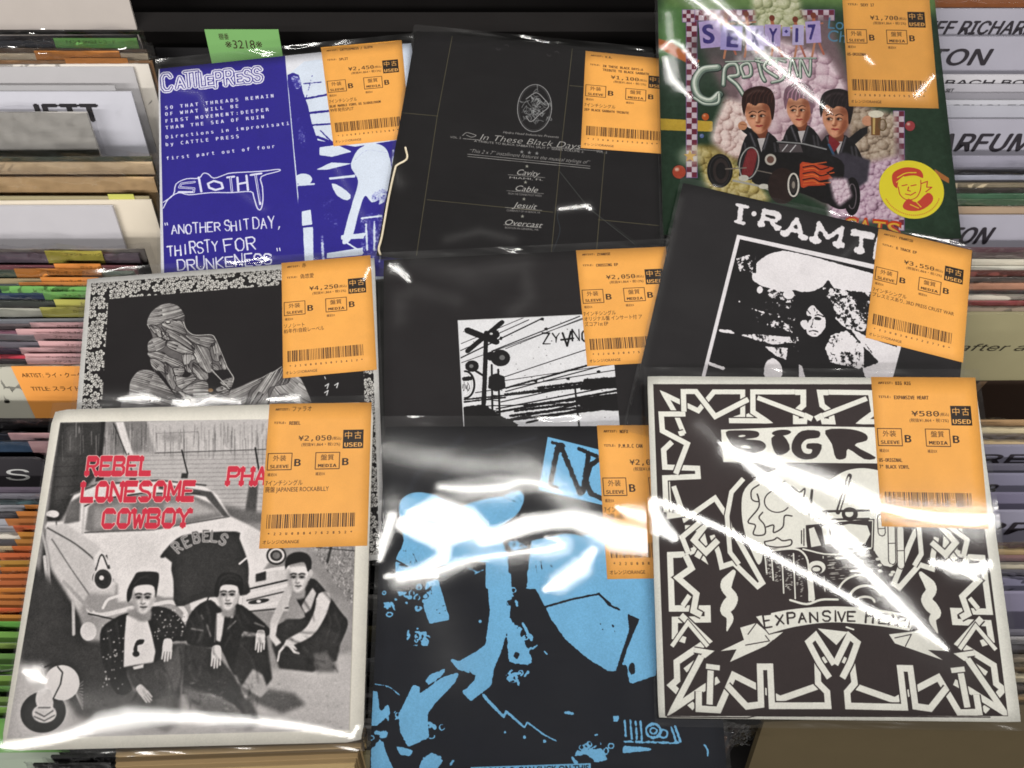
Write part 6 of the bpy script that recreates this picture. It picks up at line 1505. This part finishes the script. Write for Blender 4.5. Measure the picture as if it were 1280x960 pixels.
for i, (y, c, lc, lx_, nm) in enumerate(row):
    rec(172 - i * 3.4, y, c, ("sleeve with a %s label strip, %s edge below the wide grey board" % (nm, ORD[i])) if nm else "unlabelled grey sleeve between the olive and pink labels", label_col=lc, lab=(lx_, 128 - i * 1.2), bag=(i % 2 == 0), th=.0022, yaw=random.uniform(-.012, .012), lab_up=.0026,
        lab_text=[(random.choice(["ロック・ザ・シングル", "ファンキー・ソウル", "ザ・ベスト セレクト", "レコード 7インチ"]), .012 + .004 * (i % 3), .0032, .0017, .026)] if lc else None)
rec(118, 459, (178, 176, 164), "cream sleeve with a large orange price label in the left bin", label_col=(226, 152, 76), lab=(15, 112), lab_h=.075, lab_up=.001, th=.003,
    lab_text=[("ARTIST: ライ・クーダー", .004, .008, .0032, .040), ("TITLE: スライド天国", .006, .0185, .0032, .038), ("¥1,500", .030, .030, .0056, .02), ("外装", .018, .041, .004, .011)])
rec(126, 527, (22, 20, 22), "black sleeve edge below the cream one with the large orange label", th=.003, bag=True)
rec(120, 544, (40, 38, 44), "dark sleeve with a pink label, upper of the pair above the S board", label_col=PK, lab=(12, 64), bag=True)
rec(118, 554, (64, 84, 108), "steel blue sleeve with a pink label, lower of the pair above the S board", label_col=PK, lab=(37, 72), bag=True)
rec(54, 574, (44, 42, 46), "black rounded divider lettered with a white slanted S", name="divider_board", cat="divider", th=.002, corner=.006, glossy=.5, text=("S", -6, .004, .013, .0, .3, (170, 170, 170), .014))
for i, (y, c, nm) in enumerate([(612, (88, 80, 92), "mauve grey"), (620, (110, 108, 116), "mid grey"), (628, (64, 84, 88), "dark teal")]): rec(96, y, c, "%s sleeve edge just under the black S board" % nm, bag=(i == 1), th=.002)
y = 636; i = 0
for k in range(17):
    c = random.choice([(150, 150, 156), (120, 132, 130), (170, 150, 120), (96, 60, 44), (196, 190, 180), (60, 58, 62)])
    rec(84 - k, y, c, "%s sleeve from the top of the lower left stack with orange label strips" % ORD[k], label_col=(178 - (k % 3) * 14, 112 - (k % 4) * 9, 52), lab=([34, 22, 10, 20, 24, 22, 18, 0, 2, 4, 0, -4, -6, 0, -8, -10, -12][k], 70), th=.0028, bag=(k % 3 == 0), yaw=random.uniform(-.015, .015), lab_up=.0036,
        lab_text=[("シングル SEV", .008 + .003 * (k % 3), .0042, .002, .018)] if k % 2 else None)
    y += 8.6
for k in range(10):
    rec(66 - k * 2, y, random.choice([(90, 120, 84), (60, 66, 60), (140, 150, 136)]), "%s sleeve from the top of the lower left stack with green label strips" % ORD[k], label_col=(88 + 9 * (k % 3), 142 - 7 * (k % 4), 66), lab=(-30, 44 if k < 8 else 96), th=.0028, bag=(k % 2 == 0), yaw=random.uniform(-.015, .015), lab_up=.0042)
    y += 13.4

# right bin, back to front (dividers with artists' names)
ZR = -.010
def rr(y, col, what, **k): return card(k.pop("name", "bin_record"), what, k.pop("cat", "record"), k.pop("xr", 1500), y, k.pop("z", ZR), col, group=GR, w=k.pop("w", .19), **k)
def dv(y, st, x, drop, cap, what, col=(150, 148, 160), w=None, tcol=(40, 36, 42), **k):
    return rr(y, col, what, name="divider_board", cat="divider", th=.0018, text=(st, x, drop * .8, cap, .035, .24, tcol, w) if st else None, **k)
rr(-22, (206, 140, 80), "orange-labelled sleeve at the very top of the right bin", bag=True)
rr(-6, (170, 104, 62), "brown sleeve edge above the divider ending in FF RIC", bag=True)
dv(11, "IFF RICHARD", 1166, .0055, .0125, "divider lettered IFF RIC in slanted black capitals, top of the right bin")
dv(46, "TON", 1166, .0045, .0155, "divider lettered TON, second lettered board of the right bin", w=.042)
dv(94, "BACH BOYS", 1184, .002, .005, "narrow divider with small black capitals under the TON board", (178, 176, 182), w=.07)
dv(106, "SET", 1184, .002, .003, "slim grey divider below the small-capital one", (160, 158, 166))
dv(117, "BLUES", 1192, .003, .008, "slim divider whose letters are cut off by the pale board below", (128, 126, 134), w=.05)
dv(126, "SINGLES", 1190, .001, .006, "pale board with a row of clipped letters above the blank grey board", (170, 170, 178), w=.05)
dv(133, None, 0, 0, 0, "blank grey divider behind the ARFUM board", (156, 156, 166))
dv(150, "ARFUME", 1180, .0055, .017, "divider lettered ARFUM, the largest slanted capitals in the right bin", w=.074)
dv(196, None, 0, 0, 0, "blank mauve board directly under the ARFUM board", (136, 134, 148))
for i, (y_, c, nm) in enumerate([(213, (30, 30, 34), "black"), (219, (150, 152, 166), "silver"), (226, (60, 56, 56), "dark brown"), (230, (196, 180, 150), "cream"), (237, (70, 62, 60), "umber"), (243, (62, 96, 72), "green"), (252, (84, 110, 84), "light green"), (260, (150, 130, 110), "tan")]):
    rr(y_, c, "%s sleeve edge in the group between the ARFUM and ON boards" % nm, bag=(i % 2 == 0), th=.002, xr=1500 + i * 3, yaw=random.uniform(-.006, .006))
dv(270, "CLAPTON", 1122, .0040, .0165, "divider lettered ON beside the yellow sticker's sleeve", w=.062)
for i, (y_, c, nm) in enumerate([(312, (84, 60, 66), "maroon"), (319, (110, 96, 96), "taupe"), (327, (190, 184, 170), "ivory"), (334, (206, 204, 190), "white"), (341, (120, 70, 64), "brick red"), (349, (92, 84, 80), "dark taupe"), (356, (166, 122, 100), "terracotta striped"), (364, (60, 56, 56), "near-black"), (371, (196, 190, 176), "off-white"), (378, (130, 64, 66), "crimson"), (385, (126, 112, 100), "beige")]):
    rr(y_, c, "%s sleeve edge in the group between the ON board and the script sleeve" % nm, bag=(i % 2 == 1), th=.002, xr=1500 - i * 2, yaw=random.uniform(-.006, .006))
s_ = rr(393, (132, 126, 98), "olive sleeve with handwritten words after a above a dark window photograph", th=.003)
def on_face(o, st, px0, y_px, drop, cap, wd, shear=.6, col=(44, 40, 32), z=ZR, xr=1500, h=.12):
    sc = FPX / float(np.dot(ground(xr, y_px, z) - EYE, FW))
    q = text_tris(st, cap, wd, -.01, shear); q[..., 0] += (px0 - xr) / sc; q[..., 1] += h - drop - cap
    V = np.stack([q[..., 0], np.full(q.shape[:2], -.0003), q[..., 1]], -1).reshape(-1, 3)
    link("lettering", V, [(3 * k, 3 * k + 1, 3 * k + 2) for k in range(len(q))], flat(col), o)
on_face(s_, "after all", 1214, 393, .0200, .0075, .050)
sc_ = FPX / float(np.dot(ground(1500, 393, ZR) - EYE, FW))
link("photograph", [((x - 1500) / sc_, -.0004, .12 - d) for x, d in ((1180, .052), (1600, .050), (1600, .09), (1180, .09))], [(0, 3, 2, 1)], flat((46, 34, 28)), s_)
link("window_frame", [((x - 1500) / sc_, -.0007, .12 - d) for x, d in ((1262, .052), (1272, .052), (1246, .085), (1230, .085))], [(0, 3, 2, 1)], flat((104, 84, 66)), s_)
for i, (y_, c, nm) in enumerate([(528, (164, 132, 96), "tan"), (537, (196, 182, 150), "cream"), (546, (90, 80, 70), "grey-brown"), (553, (170, 150, 116), "straw")]):
    rr(y_, c, "%s sleeve edge just under the dark window photograph" % nm, bag=(i % 2 == 0), th=.0024)
dv(558, "REF", 1230, .004, .010, "divider lettered REF beside the knotwork sleeve's price label", (118, 116, 132), w=.042)
dv(582, "ER", 1226, .0005, .0036, "dark slim divider with clipped letters under the REF board", (84, 82, 94))
dv(594, "B", 1240, .005, .011, "divider with a single bold letter below the REF board", (112, 110, 128))
dv(618, None, 0, 0, 0, "blank violet-grey divider above the PP board", (104, 100, 120))
dv(640, "PPER", 1234, .0055, .014, "divider lettered PP in slanted capitals", (126, 124, 140), w=.06)
for i, (y_, c, nm) in enumerate([(682, (64, 52, 50), "dark"), (690, (150, 130, 96), "tan"), (698, (110, 84, 84), "rose brown"), (707, (176, 168, 150), "ivory"), (716, (72, 70, 78), "slate")]):
    rr(y_, c, "%s sleeve edge under the PP board" % nm, bag=(i % 2 == 0), th=.0024, xr=1510)
dv(724, "III", 1246, .0022, .004, "slim mauve divider with a row of clipped letters", (108, 106, 126))
dv(742, "A", 1248, .008, .012, "mauve divider with one slanted letter, lowest lettered board at right", (116, 112, 132))
dv(790, None, 0, 0, 0, "grey board right below the lowest lettered board", (92, 90, 100))
for i, (y_, c, nm) in enumerate([(802, (150, 148, 150), "silver"), (812, (60, 58, 62), "black"), (824, (116, 106, 92), "taupe"), (836, (90, 76, 56), "olive brown"), (848, (176, 166, 140), "cream"), (862, (58, 50, 44), "dark brown"), (874, (120, 96, 64), "ochre")]):
    rr(y_, c, "%s sleeve edge near the bottom of the right bin" % nm, bag=True, th=.003, xr=1520)
# cardboard panel in front of the right bin and its wedge of black sleeves
card("cardboard_box", "dull brown cardboard box front below the knotwork sleeve at bottom right", "box", 1340, 888, -.006, (72, 63, 46), w=.155, h=.16, th=.004, yaw=.035, rough=.8, glossy=.1)
for i in range(4):
    card("bin_record", ["foremost", "second", "third", "rearmost"][i] + " of four black sleeves beside the cardboard box at bottom centre", "record", 936 - i * 9, 902 + i * 7, -.016 - .003 * i, [(26, 24, 26), (44, 34, 30), (30, 30, 34), (52, 38, 32)][i], w=.05, h=.12, group=GM, bag=(i == 0), lean=math.radians(20))

# middle bin under the laid-out records: seen in the gaps between them
card("bin_record", "black sleeve with a pale green price label sticking up behind the blue and white single", "record", 352, 60, -.03, (20, 19, 21), w=.09, h=.12, group=GM, label_col=(112, 160, 96), lab=(261, 352), lab_up=.013, lab_h=.02,
     lab_text=[("棚番", .009, .0065, .0034, .007), ("※3218※", .0125, .013, .006, .026)])
cols = [(30, 28, 30), (60, 58, 60), (24, 24, 26), (150, 148, 146), (34, 32, 36), (90, 84, 60), (26, 26, 28), (110, 112, 118)]
for k in range(14):
    y_ = 690 + k * 19.5
    card("bin_record", "%s sleeve edge from the top in the dark gap right of the monochrome sleeve" % ORD[k], "record", 500, y_, -.022, cols[k % 8], w=.05, h=.1, group=GM, th=.0026, bag=(k % 2 == 0), yaw=random.uniform(-.03, .03))
tan = [(118, 100, 72), (150, 130, 94), (70, 58, 42), (140, 120, 88), (84, 70, 50), (128, 108, 78)]
for k in range(8):
    card("bin_record", "%s tan card sleeve from the top of the stack under the monochrome sleeve" % ORD[k], "record", 462 - k * 2, 915 + k * 6.2, -.014, tan[k % 6], w=.128 - k * .001, h=.12, group=GM, th=.0024, yaw=.035, bag=(k == 0))
for k in range(3):
    card("bin_record", ["black sleeve corner left of the tan stack at bottom left", "black ribbed sleeve corner nearest the tan stack", "lowest black sleeve corner beside the green labels"][k], "record", 182 - k * 22, 936 + k * 10, -.020, (26, 25, 27), w=.04, h=.1, group=GM, bag=True)

# ================================================================== shelf and bins (setting)
BLK = paper("black_laminate", col=(27, 25, 25), rough=.42, spec=.3, var=.2, scale=30)
def struct(o): o["kind"] = "structure"; return o
struct(box("shelf_floor", -1.2, 1.2, -.7, 1.1, -.19, -.16, BLK))
yb = float(ground(640, 36, -.03)[1])
struct(box("back_wall", -1.2, 1.2, yb + .09, yb + .12, -.16, .16, BLK))
struct(box("bin_ledge", -1.2, 1.2, yb + .012, yb + .03, -.16, -.046, BLK))
for x in (-.2,):
    struct(box("bin_divider", x - .004, x + .004, -.5, yb + .012, -.16, -.05, BLK))

# glint of the folded bag edge left of the black folder single, put in as a pale rolled strip with a curl at each end
def edge_glint():
    k = 'tribute'; root = [o for o in bpy.data.objects if o.name == "record_sleeve.001"][0]
    L = trace(k, [(507, 186), (509, 200), (497, 208), (494, 214), (486, 250), (478, 296), (474, 312), (476, 320)])
    pts = [(p[0], p[1], .0016) for p in spline(L, 6)]; V = []; F = []; r = .0007; m = 6
    for i, p in enumerate(pts):
        q = pts[min(i + 1, len(pts) - 1)]; p0 = pts[max(i - 1, 0)]; dx, dy = q[0] - p0[0], q[1] - p0[1]; L_ = math.hypot(dx, dy) or 1
        for j in range(m):
            t = 2 * PI * j / m; V.append((p[0] - dy / L_ * r * math.cos(t), p[1] + dx / L_ * r * math.cos(t), p[2] + r * math.sin(t)))
    for i in range(len(pts) - 1):
        for j in range(m): F.append((i * m + j, i * m + (j + 1) % m, (i + 1) * m + (j + 1) % m, (i + 1) * m + j))
    link("bag_edge_glint", V, F, flat((196, 184, 160), .25, .6), root, smooth=True)
edge_glint()
